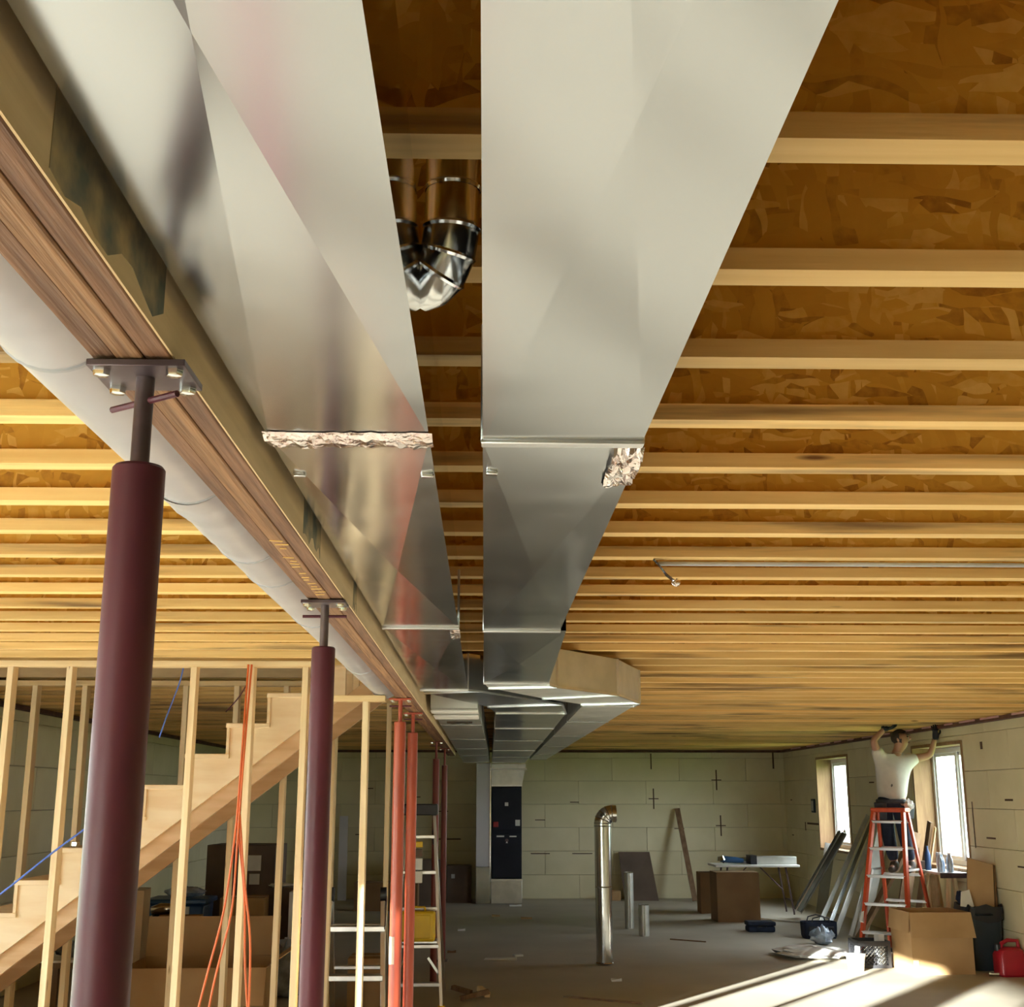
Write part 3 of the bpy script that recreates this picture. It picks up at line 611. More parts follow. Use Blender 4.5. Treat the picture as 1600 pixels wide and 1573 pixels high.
# ------------------------------------------------------------------ furnace
fu = thing('furnace', 'tall black furnace cabinet on a bare metal base against the back wall', 'furnace', (.38, 22.0, 0))
build('return_base', box(.12, .645, 21.75, 22.4, 0, .36), 'galv_dull', fu, bev=.004)
build('base_flange', box(.11, .655, 21.735, 22.41, .36, .40), 'aluminium', fu, bev=.003)
build('cabinet', box(.125, .64, 21.76, 22.40, .40, 1.93), 'furnace_black', fu, bev=.006)
lp = build('lower_door', box(.135, .63, 21.74, 21.76, .42, 1.14), 'furnace_panel', fu, bev=.006)
build('handle_slot', box(.21, .34, 21.735, 21.741, 1.085, 1.11), 'label_white', lp); build('handle_slot', box(.43, .55, 21.735, 21.741, 1.085, 1.105), 'label_white', lp)
build('badge', MB().lathe([(.03, 0), (.03, .006)], (0, 0, 0), 16).rot(math.pi / 2, (0, 0, 0), 'X'), 'steel_dark', lp).location = Vector((.385, 21.74, 1.0)) - WL[lp.name]
build('badge_mark', MB().prism([(.365, .985), (.405, .985), (.385, 1.02)], 1, 21.730, 21.733), 'label_white', lp)
up = build('upper_door', box(.135, .63, 21.74, 21.76, 1.20, 1.90), 'furnace_panel', fu, bev=.006)
build('sticker', box(.35, .41, 21.735, 21.741, 1.60, 1.66), 'label_white', up); build('gas_valve', box(.15, .24, 21.69, 21.74, 1.25, 1.34), 'red_tag', up, bev=.01)
build('rating_plate', box(.53, .61, 21.735, 21.741, 1.27, 1.37), 'label_white', up)
build('plenum', MB().hexa([(.12, 21.76, 1.94), (.645, 21.76, 1.94), (.645, 22.4, 1.94), (.12, 22.4, 1.94)], [(.12, 21.76, 2.31), (.72, 21.76, 2.31), (.72, 22.4, 2.31), (.12, 22.4, 2.31)]), 'galv_dull', fu)
build('plenum_band', box(.11, .73, 21.74, 21.77, 2.20, 2.23), 'galv_dark', fu); build('plenum_band', box(.115, .655, 21.74, 21.77, 1.93, 1.955), 'aluminium', fu)
rc = thing('return_drop', 'pale vertical return air duct beside the black furnace, bare metal at the foot', 'duct', (-.01, 22.0, 0))
build('upper_drop', box(-.14, .10, 21.72, 22.3, .60, 2.325), 'siding', rc, bev=.004); build('lower_drop', box(-.14, .10, 21.725, 22.3, 0, .597), 'galv_dark', rc, bev=.004)
build('edge_seam', box(.095, .108, 21.71, 21.73, 0, 2.32), 'wire_blue' if False else 'chrome', rc)

# ------------------------------------------------------------------ builders for loose things
def carton(label, x, y, w, d, h, rot=0, m='carton', flaps=(), lid=False, z=0, tape=True, name='cardboard_box', group=None):
    t = thing(name, label, 'box', (x, y, z), group); c = (x, y, z); th = .006
    P = lambda mb: mb.rot(rot, c)
    build('front_panel', P(box(x - w / 2, x + w / 2, y - d / 2, y - d / 2 + th, z, z + h)), m, t)
    build('back_panel', P(box(x - w / 2, x + w / 2, y + d / 2 - th, y + d / 2, z, z + h)), m, t)
    build('side_panel', P(box(x - w / 2, x - w / 2 + th, y - d / 2 + th, y + d / 2 - th, z, z + h)), m, t)
    build('side_panel', P(box(x + w / 2 - th, x + w / 2, y - d / 2 + th, y + d / 2 - th, z, z + h)), m, t)
    build('bottom', P(box(x - w / 2 + th, x + w / 2 - th, y - d / 2 + th, y + d / 2 - th, z, z + th)), m, t)
    if lid:
        build('flap', P(box(x - w / 2, x + w / 2, y - d / 2, y - .002, z + h, z + h + th)), m, t); build('flap', P(box(x - w / 2, x + w / 2, y + .002, y + d / 2, z + h, z + h + th)), m, t)
        if tape: build('tape_strip', P(box(x - w / 2 - .001, x + w / 2 + .001, y - .03, y + .03, z + h + th, z + h + th + .001)), 'tape', t)
    for side, ln, ang in flaps:     # hinged flaps: side, length, angle above horizontal (outward)
        dx, dz = math.cos(ang) * ln, math.sin(ang) * ln; zt = z + h
        if side == 'front': q = [(x - w / 2, y - d / 2, zt), (x + w / 2, y - d / 2, zt), (x + w / 2 + .01, y - d / 2 - dx, zt + dz), (x - w / 2 - .01, y - d / 2 - dx, zt + dz)]
        elif side == 'back': q = [(x - w / 2, y + d / 2, zt), (x + w / 2, y + d / 2, zt), (x + w / 2, y + d / 2 + dx, zt + dz), (x - w / 2, y + d / 2 + dx, zt + dz)]
        elif side == 'left': q = [(x - w / 2, y - d / 2, zt), (x - w / 2, y + d / 2, zt), (x - w / 2 - dx, y + d / 2, zt + dz), (x - w / 2 - dx, y - d / 2, zt + dz)]
        else: q = [(x + w / 2, y - d / 2, zt), (x + w / 2, y + d / 2, zt), (x + w / 2 + dx, y + d / 2, zt + dz), (x + w / 2 + dx, y - d / 2, zt + dz)]
        nrm = (Vector(q[1]) - Vector(q[0])).cross(Vector(q[3]) - Vector(q[0])).normalized() * .005
        build('flap', P(MB().add([Vector(p) for p in q] + [Vector(p) + nrm for p in q], [(0, 1, 2, 3), (7, 6, 5, 4), (0, 4, 5, 1), (1, 5, 6, 2), (2, 6, 7, 3), (3, 7, 4, 0)])), m, t)
    return t
def lumps(mb, c, rx, ry, rz, n, a, seed=0):
    for i in range(n): mb.sphere((c[0] + R.uniform(-1, 1) * rx, c[1] + R.uniform(-1, 1) * ry, c[2] + R.uniform(0, 1) * rz), a * R.uniform(.6, 1.2), a * R.uniform(.6, 1.2), a * R.uniform(.5, .9), 8, 5)
    return mb
def crumple(name, label, cat, c, rx, ry, rz, m, jit=.15):
    mb = MB().sphere((c[0], c[1], c[2] + rz), rx, ry, rz, 16, 10)
    for v in mb.v: k = 1 + R.uniform(-jit, jit); v.x = c[0] + (v.x - c[0]) * k; v.y = c[1] + (v.y - c[1]) * k; v.z = max(c[2], c[2] + (v.z - c[2]) * (1 + R.uniform(-jit, jit)))
    return tag(build(name, mb, m, smooth=50), label, cat)

# ------------------------------------------------------------------ left clutter
b1 = carton('large open cardboard box behind the stud wall near the hanging orange cord', -2.15, 10.05, 1.05, .75, .52, .04, 'carton', (('front', .30, -.9), ('back', .30, 1.35), ('right', .32, .6)))
carton('tan cardboard box holding bright tools, left of the large open box', -2.72, 11.4, .44, .40, .73, .05, 'carton', (('front', .16, -1.3),))
tl = thing('power_tool', 'shiny power tool lying on top of the tan box under the stairs', 'tool', (-2.78, 11.4, .735))
build('tool_body', MB().tube([(-2.90, 11.32, .79), (-2.82, 11.32, .80), (-2.72, 11.33, .80), (-2.66, 11.33, .79)], [.03, .05, .045, .02], 12), 'chrome', tl); build('tool_grip', MB().bar((-2.85, 11.33, .78), (-2.88, 11.36, .735), .05, .05), 'black_plastic', tl, bev=.01)
bt = thing('plastic_tote', 'dark blue plastic tote under the stairs with a white bag on its lid', 'tote', (-3.05, 13.0, 0))
build('tote_body', MB().hexa([(-3.28, 12.8, 0), (-2.8, 12.8, 0), (-2.8, 13.2, 0), (-3.28, 13.2, 0)], [(-3.32, 12.76, .72), (-2.76, 12.76, .72), (-2.76, 13.24, .72), (-3.32, 13.24, .72)]), 'blue_plastic', bt, bev=.02)
build('tote_lid', box(-3.35, -2.73, 12.73, 13.27, .72, .77), 'blue_plastic', bt, bev=.015); build('tote_tag', box(-2.98, -2.90, 12.757, 12.765, .62, .70), 'label_white', bt)
crumple('plastic_bag', 'crumpled white plastic bag on the blue tote lid', 'bag', (-3.0, 13.0, .77), .20, .14, .05, 'clear_plastic')
db = carton('tall dark brown carton with white shipping labels, beyond the stairs', -2.60, 14.1, .74, .6, 1.24, -.05, 'carton_brown', lid=True)
build('shipping_label', box(-2.52, -2.38, 13.795, 13.80, .98, 1.14).rot(-.05, (-2.6, 14.1, 0)), 'label_white', db); build('shipping_label', box(-2.50, -2.39, 13.795, 13.80, .84, .95).rot(-.05, (-2.6, 14.1, 0)), 'label_white', db)
carton('tan carton standing in front of the tall dark brown one', -2.33, 12.6, .42, .4, .80, .06, 'carton', lid=True)
crumple('paper_scrap', 'bright white paper scrap lying on a box right of the orange cord', 'paper', (-2.06, 13.08, .862), .13, .06, .02, 'paper', .2)
carton('dark carton beside the tan one carrying the paper scrap', -1.98, 13.10, .34, .34, .855, 0, 'carton_brown', lid=True)
wp = carton('white carton with blue print behind the second post', -1.78, 12.74, .24, .28, .62, 0, 'paper', lid=True, z=.22)
tag(build('wooden_block', box(-1.95, -1.62, 12.62, 12.88, 0, .215), 'plank_brown'), 'brown wooden block under the white printed carton', 'block')
build('print_mark', box(-1.86, -1.82, 12.597, 12.60, .56, .60), 'print_blue', wp); text_mesh('print_text', 'PL', .085, 'print_blue', wp, (-1.745, 12.597, .58), (math.pi / 2, 0, 0))
crumple('plastic_bag', 'blue tinted clear plastic bag on the floor behind the stud wall', 'bag', (-1.78, 11.8, 0), .28, .2, .22, 'clear_plastic', .2)
tag(build('plywood_scrap', box(-3.2, -2.72, 9.35, 9.75, .60, .615).rot(.05, (-3, 9.5, 0)), 'paper'), 'dusty white board lying level under the stairs at far left', 'board')
sw = thing('saw_stand', 'low wooden stand under the dusty white board below the stairs', 'stand', (-2.98, 9.55, 0))
for xx in (-3.15, -2.78):
    for yy in (9.42, 9.68): build('leg', box(xx - .02, xx + .02, yy - .02, yy + .02, 0, .555), 'plank_brown', sw)
build('stand_top', box(-3.18, -2.75, 9.40, 9.70, .555, .598), 'plank_brown', sw)
carton('tall tan carton leaning among the studs under the lower stairs', -2.95, 10.75, .30, .35, 1.0, .1, 'carton', lid=True)
crumple('work_cloth', 'grey crumpled cloth on the dusty white board', 'cloth', (-3.0, 9.55, .616), .12, .10, .05, 'stain', .2)
# white board against the back wall and dark boxes there
tag(build('wall_panel', MB().hexa([(-2.55, 22.45, 0), (-2.40, 22.45, 0), (-2.40, 22.48, 0), (-2.55, 22.48, 0)], [(-2.58, 22.66, 1.42), (-2.43, 22.66, 1.42), (-2.43, 22.69, 1.42), (-2.58, 22.69, 1.42)]), 'siding'), 'narrow white panel leaning on the back wall behind the second post', 'panel')
tag(build('wall_panel', MB().hexa([(-3.15, 22.4, 0), (-2.85, 22.4, 0), (-2.85, 22.43, 0), (-3.15, 22.43, 0)], [(-3.2, 22.66, 1.5), (-2.9, 22.66, 1.5), (-2.9, 22.69, 1.5), (-3.2, 22.69, 1.5)]), 'siding'), 'wider white panel leaning on the back wall left of the narrow one', 'panel')
dbx = carton('dark carton pair member against the back wall, left of the return duct, with a small label', -.43, 22.15, .42, .5, .60, 0, 'carton_brown', lid=True)
dbx['label'] = 'dark carton with a small white label left of the pale return duct'
build('shipping_label', box(-.56, -.50, 21.895, 21.899, .40, .47), 'label_white', dbx)
carton('low dark carton on the floor seen between the small ladder rails', -1.55, 20.6, 1.0, .5, .42, 0, 'carton_dark', lid=True)
carton('rounded looking dark carton beside the third post at the back wall', -.95, 21.6, .5, .5, .72, .1, 'carton_brown', lid=True)

# small articulated aluminium ladder
ml = thing('folding_ladder', 'small articulated aluminium ladder standing open beside the third post', 'ladder', (-1.0, 10.2, 0))
def mlrail(x0, y0, x1, y1, z1): return MB().bar((x0, y0, 0), (x1, y1, z1), .038, .07, (0, 1, 0))
for sx, xt in ((-1, -1.20), (1, -.79)):
    build('rail', mlrail(xt + sx * .05, 9.75, xt, 10.12, .95), 'aluminium', ml, bev=.004); build('rail', mlrail(xt + sx * .03, 10.75, xt, 10.16, .95), 'aluminium', ml, bev=.004)
    h = build('hinge', MB().lathe([(.001, -.022), (.055, -.022), (.055, .022), (.001, .022)], (0, 0, 0), 20).rot(math.pi / 2, (0, 0, 0), 'Y'), 'black_plastic', ml); h.location = Vector((xt, 10.14, .95)) - WL[ml.name]; h.location.z += 0
    build('hinge_plate', MB().bar((xt + sx * .026, 10.0, .75), (xt + sx * .026, 10.13, .98), .006, .06, (0, 1, 0)), 'steel_dark', ml)
for z in (.42, .76):
    y = 9.75 + .37 * z / .95; build('rung', box(-1.20 - .03, -.79 + .03, y - .06, y + .05, z - .022, z + .022), 'aluminium', ml, bev=.006)
    yb = 10.75 - .59 * z / .95; build('rung', box(-1.20 - .02, -.79 + .02, yb - .025, yb + .025, z - .015, z + .015), 'aluminium', ml, bev=.006)
build('rung', box(-1.24, -.75, 9.79, 9.86, .10, .13), 'aluminium', ml, bev=.006)
carton('plain cardboard box standing behind the small aluminium ladder', -.98, 11.0 + .35, .36, .4, .40, 0, 'carton', lid=True)
# aluminium stepladder with black cap, tool case on its shelf
sl = thing('step_ladder', 'aluminium stepladder with a black top cap behind the red posts', 'ladder', (-.55, 11.4, 0))
for sx, xt, xb in ((-1, -.69, -.78), (1, -.45, -.355)):
    build('rail', MB().bar((xb, 11.05, .03), (xt, 11.42, 1.60), .028, .06, (0, 1, 0)), 'aluminium', sl, bev=.004)
    build('rear_rail', MB().bar((xb + sx * .0, 12.0, .03), (xt, 11.48, 1.55), .022, .035, (0, 1, 0)), 'aluminium', sl, bev=.003)
    build('foot', box(xb - .03, xb + .03, 11.0, 11.09, 0, .045), 'yellow_plastic', sl, bev=.006)
    build('brace', MB().bar((xb - sx * .01, 11.12, .26), (xb - sx * .12, 11.09, .42), .012, .02), 'aluminium', sl)
    build('rail_grip', MB().bar((xt + sx * .007, 11.40, 1.34), (xt + sx * .003, 11.42, 1.46), .034, .068, (0, 1, 0)), 'black_plastic', sl)
build('top_cap', box(-.73, -.42, 11.36, 11.52, 1.59, 1.69), 'black_plastic', sl, bev=.012)
for i in range(5):
    z = .22 + .30 * i; t_ = z / 1.6; xl = -.78 + .09 * t_; xr = -.355 - .095 * t_; y = 11.05 + .37 * t_
    build('step', box(xl, xr, y - .045, y + .045, z - .03, z), 'aluminium', sl, bev=.004)
build('shelf', box(-.70, -.40, 11.16, 11.40, .525, .545), 'aluminium', sl, bev=.003)
yc = thing('tool_case', 'bright yellow plastic tool case resting on the stepladder behind the red posts', 'tool case', (-.565, 11.14, .55))
build('case_body', box(-.715, -.415, 11.03, 11.16, .552, .80), 'yellow_plastic', yc, bev=.022); build('case_lid', box(-.665, -.455, 11.018, 11.03, .58, .77), 'yellow_plastic', yc, bev=.008)
build('case_handle', MB().tube([(-.63, 11.09, .795), (-.62, 11.09, .83), (-.51, 11.09, .83), (-.50, 11.09, .795)], .010, 8), 'yellow_plastic', yc)
ps = thing('parts_bag', 'hanging white package of fittings near the top of the stepladder', 'package', (-.60, 11.25, 1.0))
for i, (z0, h, m) in enumerate(((1.02, .10, 'paper'), (1.13, .10, 'white_plastic'), (1.24, .07, 'carton_brown'), (1.32, .05, 'yellow_plastic'))):
    build('packet', box(-.66 + .01 * i, -.54, 11.20, 11.23, z0, z0 + h), m, ps, bev=.006)

# floor scraps near the centre
wd = [(-.08, 11.60, .26, .3, .05), (.0, 11.85, .22, 1.9, .03), (-.20, 11.95, .2, 2.6, .03)]
for i, (x, y, l, a, h) in enumerate(wd):
    d = Vector((math.cos(a), math.sin(a), 0)) * l / 2
    tag(build('wood_scrap', MB().bar(Vector((x, y, .022)) - d, Vector((x, y, .022 + h)) + d, .05, .04).jit(.004), 'plank_brown' if i != 1 else 'stud_pine'), ['dark splintered wood offcut near the stepladder foot', 'pale splintered wood offcut near the stepladder foot', 'short dark wood chip left of the splintered offcuts'][i], 'wood scrap')
tag(build('paper_scrap', MB().hexa([(.0, 14.35, .002), (.36, 14.30, .002), (.37, 14.50, .002), (.02, 14.52, .002)], [(.0, 14.35, .006), (.36, 14.30, .03), (.37, 14.50, .012), (.02, 14.52, .006)]), 'paper'), 'torn white paper lying on the floor in the middle of the room', 'paper')
tag(build('paper_scrap', box(.33, .43, 14.4, 14.5, .03, .05).rot(.3, (.38, 14.45, 0)), 'label_white', bev=.006), 'small white wad on the torn paper in the middle of the floor', 'paper')
for i, (x, y, w, l, m, lab) in enumerate(((-.35, 17.4, .10, .14, 'paper', 'little white scrap on the floor left of centre towards the furnace'), (.55, 19.0, .16, .2, 'carton', 'crumpled tan scrap on the floor in front of the furnace'), (.12, 19.4, .12, .2, 'carton', 'tan scrap on the floor just left of the furnace base'), (1.25, 12.7, .10, .10, 'label_white', 'white speck of paper on the floor below the upright pipe'), (.42, 21.2, .2, .1, 'paper', 'flat white scrap right before the furnace'), (-.42, 15.0, .1, .07, 'carton_dark', 'brown scrap on the floor right of the stepladder'))):
    tag(build('floor_scrap', MB().hexa([(x, y, .001), (x + w, y + .02, .001), (x + w, y + l, .001), (x, y + l, .001)], [(x, y, .012), (x + w, y + .02, .03), (x + w * .9, y + l, .01), (x, y + l * .9, .022)]), m), lab, 'scrap')
tag(build('floor_stick', MB().bar((.72, 11.75, .008), (1.38, 11.35, .008), .014, .014), 'plank_brown'), 'thin brown stick on the floor at the bottom centre', 'stick')
tag(build('floor_stick', MB().bar((2.35, 16.3, .008), (2.75, 16.0, .008), .016, .014), 'plank_brown'), 'thin dark stick on the floor right of the short pipes', 'stick')

# upright round pipes
ep = thing('vent_pipe', 'tall shiny vent pipe with an elbow at its top, standing alone on the floor', 'pipe', (1.30, 13.95, 0))
build('pipe_section', MB().tube([(1.30, 13.95, .02), (1.30, 13.95, .8)], .089, 28, False), 'galv_shiny', ep); build('pipe_section', MB().tube([(1.30, 13.95, .79), (1.30, 13.95, 1.46)], .091, 28, False), 'galv_shiny', ep)
for z in (.02, .80, 1.44): build('crimp_ring', MB().tube([(1.30, 13.95, z - .008), (1.30, 13.95, z), (1.30, 13.95, z + .008)], [.090, .096, .090], 28, False), 'chrome', ep)
cx = 1.30 + .10; ez = 1.47
arc = [Vector((1.30, 13.95, 1.44)), Vector((1.30, 13.95, ez))] + [Vector((cx - .10 * math.cos(math.pi / 2 * k / 8), 13.95, ez + .10 * math.sin(math.pi / 2 * k / 8))) for k in range(1, 9)] + [Vector((cx + .05, 13.95, ez + .10))]
build('elbow', MB().tube(arc, .092, 28, False), 'galv_shiny', ep)
for k in (1, 3, 5, 7, 9): d = (arc[k + 1] - arc[k - 1]).normalized() * .005 if k < 10 else Vector((.005, 0, 0)); build('crimp_ring', MB().tube([arc[k] - d, arc[k], arc[k] + d], [.092, .0955, .092], 28, False), 'galv_dark', ep)
def short_pipe(x, y, r, h, lab):
    t = thing('pipe_offcut', lab, 'pipe', (x, y, 0)); build('pipe_wall', MB().tube([(x, y, 0), (x, y, h)], r, 24, False), 'galv_dull', t)
    build('rolled_rim', MB().tube([(x, y, h - .01), (x, y, h - .004), (x, y, h)], [r, r + .004, r], 24, False), 'chrome', t); build('seam', box(x - .006, x + .006, y - r - .003, y - r + .002, .01, h - .01), 'galv_dark', t)
short_pipe(2.0, 17.7, .062, .74, 'slim upright pipe offcut standing right of the tall vent pipe')
short_pipe(2.08, 16.75, .068, .39, 'short stubby pipe offcut standing right of the tall vent pipe')
tag(build('board_offcut', MB().hexa([(2.45, 22.3, 0), (3.03, 22.25, 0), (3.03, 22.28, 0), (2.45, 22.33, 0)], [(2.39, 22.66, .80), (2.94, 22.66, .80), (2.94, 22.69, .80), (2.39, 22.69, .80)]), 'carton_brown'), 'dark brown board leaning against the back wall behind the pipe offcuts', 'board')
tag(build('foam_scrap', box(2.22, 2.38, 22.3, 22.5, 0, .16), 'carton', bev=.01), 'small tan lump by the wall left of the dark leaning board', 'scrap')

# ------------------------------------------------------------------ right clutter
bb = carton('big open cardboard box in the right foreground with its front flap folded down', 4.66, 13.40, .64, .58, .60, .03, 'carton', (('front', .25, -1.30), ('left', .2, -1.45)))
build('tape_strip', box(4.345, 4.40, 13.103, 13.107, .01, .14).rot(.03, (4.66, 13.4, 0)), 'tape', bb)
bi = thing('trash_bin', 'big dark grey trash bin between the open cardboard box and the right wall', 'bin', (5.23, 13.48, 0))
def ring(cx, cy, w, d, z, n=28, p=.35):
    out = []
    for k in range(n):
        t = 2 * math.pi * k / n; c, s_ = math.cos(t), math.sin(t)
        out.append((cx + w / 2 * math.copysign(abs(c) ** p, c), cy + d / 2 * math.copysign(abs(s_) ** p, s_), z))
    return out
def loft(rings, cap0=True, cap1=True):
    n = len(rings[0]); vs = [v for r in rings for v in r]; fs = []
    for i in range(len(rings) - 1):
        for k in range(n): k2 = (k + 1) % n; fs.append((i * n + k, i * n + k2, (i + 1) * n + k2, (i + 1) * n + k))
    if cap0: fs.append(tuple(reversed(range(n))))
    if cap1: fs.append(tuple((len(rings) - 1) * n + k for k in range(n)))
    return MB().add(vs, fs)
build('bin_body', loft([ring(5.235, 13.55, .31, .34, 0), ring(5.235, 13.55, .33, .36, .03), ring(5.235, 13.55, .38, .42, .60), ring(5.235, 13.55, .37, .41, .60), ring(5.235, 13.55, .31, .34, .06)], True, True), 'bin_plastic', bi)
build('bin_rim', loft([ring(5.235, 13.55, .385, .425, .585), ring(5.235, 13.55, .40, .455, .59), ring(5.235, 13.55, .40, .455, .63), ring(5.235, 13.55, .37, .42, .635), ring(5.235, 13.55, .37, .41, .60)], False, False), 'bin_plastic', bi)
for yy in (13.33, 13.77): build('bin_handle', MB().tube([(5.12, yy, .56), (5.12, yy + (.035 if yy > 13.5 else -.035), .56), (5.28, yy + (.035 if yy > 13.5 else -.035), .56), (5.28, yy, .56)], .012, 8), 'bin_plastic', bi)
build('bin_liner', loft([[(v[0] + R.uniform(-.006, .006), v[1] + R.uniform(-.006, .006), v[2] + R.uniform(-.03, .02)) for v in ring(5.235, 13.55, w, d, z)] for w, d, z in ((.395, .467, .50), (.402, .472, .58), (.395, .465, .645), (.36, .41, .64), (.34, .39, .56))], False, False), 'black_plastic', bi)
lb = thing('flat_carton', 'flattened brown carton standing in the trash bin against the right wall', 'box', (5.25, 13.6, .45))
build('carton_sheet', MB().hexa([(5.10, 13.50, .62), (5.36, 13.42, .58), (5.40, 13.54, .58), (5.14, 13.62, .62)], [(5.17, 13.56, 1.12), (5.40, 13.46, 1.05), (5.43, 13.58, 1.05), (5.21, 13.68, 1.12)]), 'carton', lb, bev=.004)
build('carton_edge', MB().hexa([(5.365, 13.41, .58), (5.40, 13.44, .58), (5.42, 13.56, .58), (5.405, 13.55, .58)], [(5.405, 13.455, 1.05), (5.43, 13.48, 1.04), (5.436, 13.58, 1.04), (5.432, 13.585, 1.05)]), 'carton_dark', lb)
tag(build('paper_sheet', MB().hexa([(4.98, 13.36, .64), (5.14, 13.40, .62), (5.14, 13.41, .62), (4.98, 13.37, .64)], [(5.02, 13.42, .78), (5.12, 13.45, .80), (5.12, 13.46, .80), (5.02, 13.43, .78)]), 'paper'), 'white paper sheet sticking out of the trash bin', 'paper')
crumple('dark_rag', 'dark rag hanging over the trash bin rim beside the white paper', 'rag', (5.06, 13.58, .647), .04, .06, .06, 'navy_fabric', .2)
gc = thing('gas_can', 'red plastic gas can on the floor at the right edge', 'gas can', (5.32, 13.0, 0))
build('can_body', loft([ring(5.30, 13.02, .24, .20, 0, p=.4), ring(5.30, 13.02, .27, .23, .02, p=.4), ring(5.30, 13.02, .27, .23, .20, p=.4), ring(5.31, 13.02, .24, .20, .25, p=.45), ring(5.32, 13.02, .16, .12, .275, p=.6)]), 'gas_red', gc)
build('can_handle', MB().tube([(5.22, 13.02, .24), (5.235, 13.02, .31), (5.30, 13.02, .34), (5.40, 13.02, .335), (5.41, 13.02, .25)], .020, 10), 'gas_red', gc)
build('can_cap', MB().lathe([(.032, .24), (.032, .30), (.028, .305), (.001, .305)], (5.195, 13.02, 0), 14), 'black_plastic', gc)
tag(build('fitting', MB().tube([(5.07, 12.98, .022), (5.12, 12.97, .022), (5.16, 12.975, .022)], [.022, .018, .024], 10), 'chrome'), 'small shiny fitting on the floor beside the red gas can', 'fitting')
# milk crate
mc = thing('milk_crate', 'black lattice milk crate on the floor left of the big cardboard box', 'crate', (4.19, 13.75, 0))
X0, X1, Y0, Y1 = 3.94, 4.29, 13.60, 13.95
build('crate_rim', MB().box(X0, X1, Y0, Y0 + .02, .22, .27).box(X0, X1, Y1 - .02, Y1, .22, .27).box(X0, X0 + .02, Y0 + .02, Y1 - .02, .22, .27).box(X1 - .02, X1, Y0 + .02, Y1 - .02, .22, .27), 'black_plastic', mc)
build('crate_base', box(X0, X1, Y0, Y1, 0, .03), 'black_plastic', mc)
for (xx, yy) in ((X0, Y0), (X1 - .03, Y0), (X0, Y1 - .03), (X1 - .03, Y1 - .03)): build('corner_post', box(xx, xx + .03, yy, yy + .03, .03, .22), 'black_plastic', mc)
def lattice(p0, p1):
    mb = MB(); n = 7; p0, p1 = Vector(p0), Vector(p1); H = .19; L = (p1 - p0).length; u = (p1 - p0) / L
    for k in range(-4, n + 1):
        for sg in (1, -1):
            a = k * L / n; b = a + H
            lo, hi = max(a, 0), min(b, L)
            if hi - lo < .01: continue
            za, zb_ = (lo - a), (hi - a)
            if sg < 0: za, zb_ = H - za, H - zb_
            mb.bar(p0 + u * lo + Vector((0, 0, .03 + za)), p0 + u * hi + Vector((0, 0, .03 + zb_)), .007, .010, u.cross(Vector((0, 0, 1))))
    return mb
for a, b in (((X0 + .03, Y0 + .01, 0), (X1 - .03, Y0 + .01, 0)), ((X0 + .03, Y1 - .01, 0), (X1 - .03, Y1 - .01, 0)), ((X0 + .01, Y0 + .03, 0), (X0 + .01, Y1 - .03, 0)), ((X1 - .01, Y0 + .03, 0), (X1 - .01, Y1 - .03, 0))):
    build('lattice_panel', lattice(a, b), 'black_plastic', mc)
tag(build('paper_packet', box(4.18, 4.245, 13.68, 13.78, .032, .33).rot(.2, (4.3, 13.7, 0)), 'label_white'), 'white packet sticking up out of the black milk crate', 'packet')
bk = thing('plastic_tub', 'small white plastic tub on the floor in front of the milk crate', 'tub', (3.86, 13.42, 0))
build('tub_body', MB().lathe([(.075, 0), (.08, .005), (.098, .16), (.094, .16), (.076, .012), (.001, .012)], (3.86, 13.42, 0), 28), 'white_plastic', bk)
build('tub_rim', MB().lathe([(.098, .145), (.105, .147), (.105, .165), (.095, .166)], (3.86, 13.42, 0), 28), 'white_plastic', bk)
for i, xx in enumerate((3.815, 3.85)): build('tub_print', box(xx, xx + .022, 13.325, 13.34, .07, .095), 'stain', bk)
tag(build('tub_scraper', MB().bar((3.87, 13.42, .10), (3.89, 13.44, .24), .05, .006), 'white_plastic'), 'white plastic scraper standing in the small white tub', 'scraper')
crumple('plastic_sheet', 'pale crumpled plastic sheet on the floor left of the orange ladder', 'sheet', (3.72, 14.6, 0), .42, .45, .05, 'paper', .2)
crumple('plastic_bag', 'shiny silver crumpled bag at the foot of the orange ladder', 'bag', (4.13, 15.7, 0), .14, .12, .10, 'clear_plastic', .25)

# orange fibreglass stepladder
LC = Vector((4.66, 14.45, 0)); LV = Vector((.6, .8, 0)); LU = Vector((.8, -.6, 0)); LH = 1.63
ol = thing('step_ladder', 'orange fibreglass stepladder carrying the worker', 'ladder', LC)
def lr(side, fr, z):      # rail centre line: side -1/1, fr -1 front, 1 rear
    t = z / LH; return LC + LV * fr * (.50 * (1 - t) + .06 * t) + LU * side * (.28 * (1 - t) + .17 * t) + Vector((0, 0, z))
for s_ in (-1, 1):
    build('front_rail', MB().bar(lr(s_, -1, .02), lr(s_, -1, LH - .04), .035, .085, LV), 'orange_fibre', ol, bev=.006)
    build('rear_rail', MB().bar(lr(s_, 1, .02), lr(s_, 1, LH - .04), .03, .06, LV), 'orange_fibre', ol, bev=.006)
    for fr in (-1, 1): p = lr(s_, fr, 0); build('rubber_foot', MB().box(p.x - .035, p.x + .035, p.y - .045, p.y + .045, 0, .05), 'black_plastic', ol, bev=.008)
    a, b = lr(s_, -1, .95), lr(s_, 1, .95); build('spreader', MB().bar(a, b, .008, .025), 'aluminium', ol)
for i in range(1, 6):
    z = .295 * i; a, b = lr(-1, -1, z), lr(1, -1, z); build('step', MB().bar(a, b, .085, .03), 'aluminium', ol, bev=.004)
for i in range(1, 6): build('rear_step', MB().bar(lr(-1, 1, .295 * i), lr(1, 1, .295 * i), .06, .03), 'aluminium', ol, bev=.003)
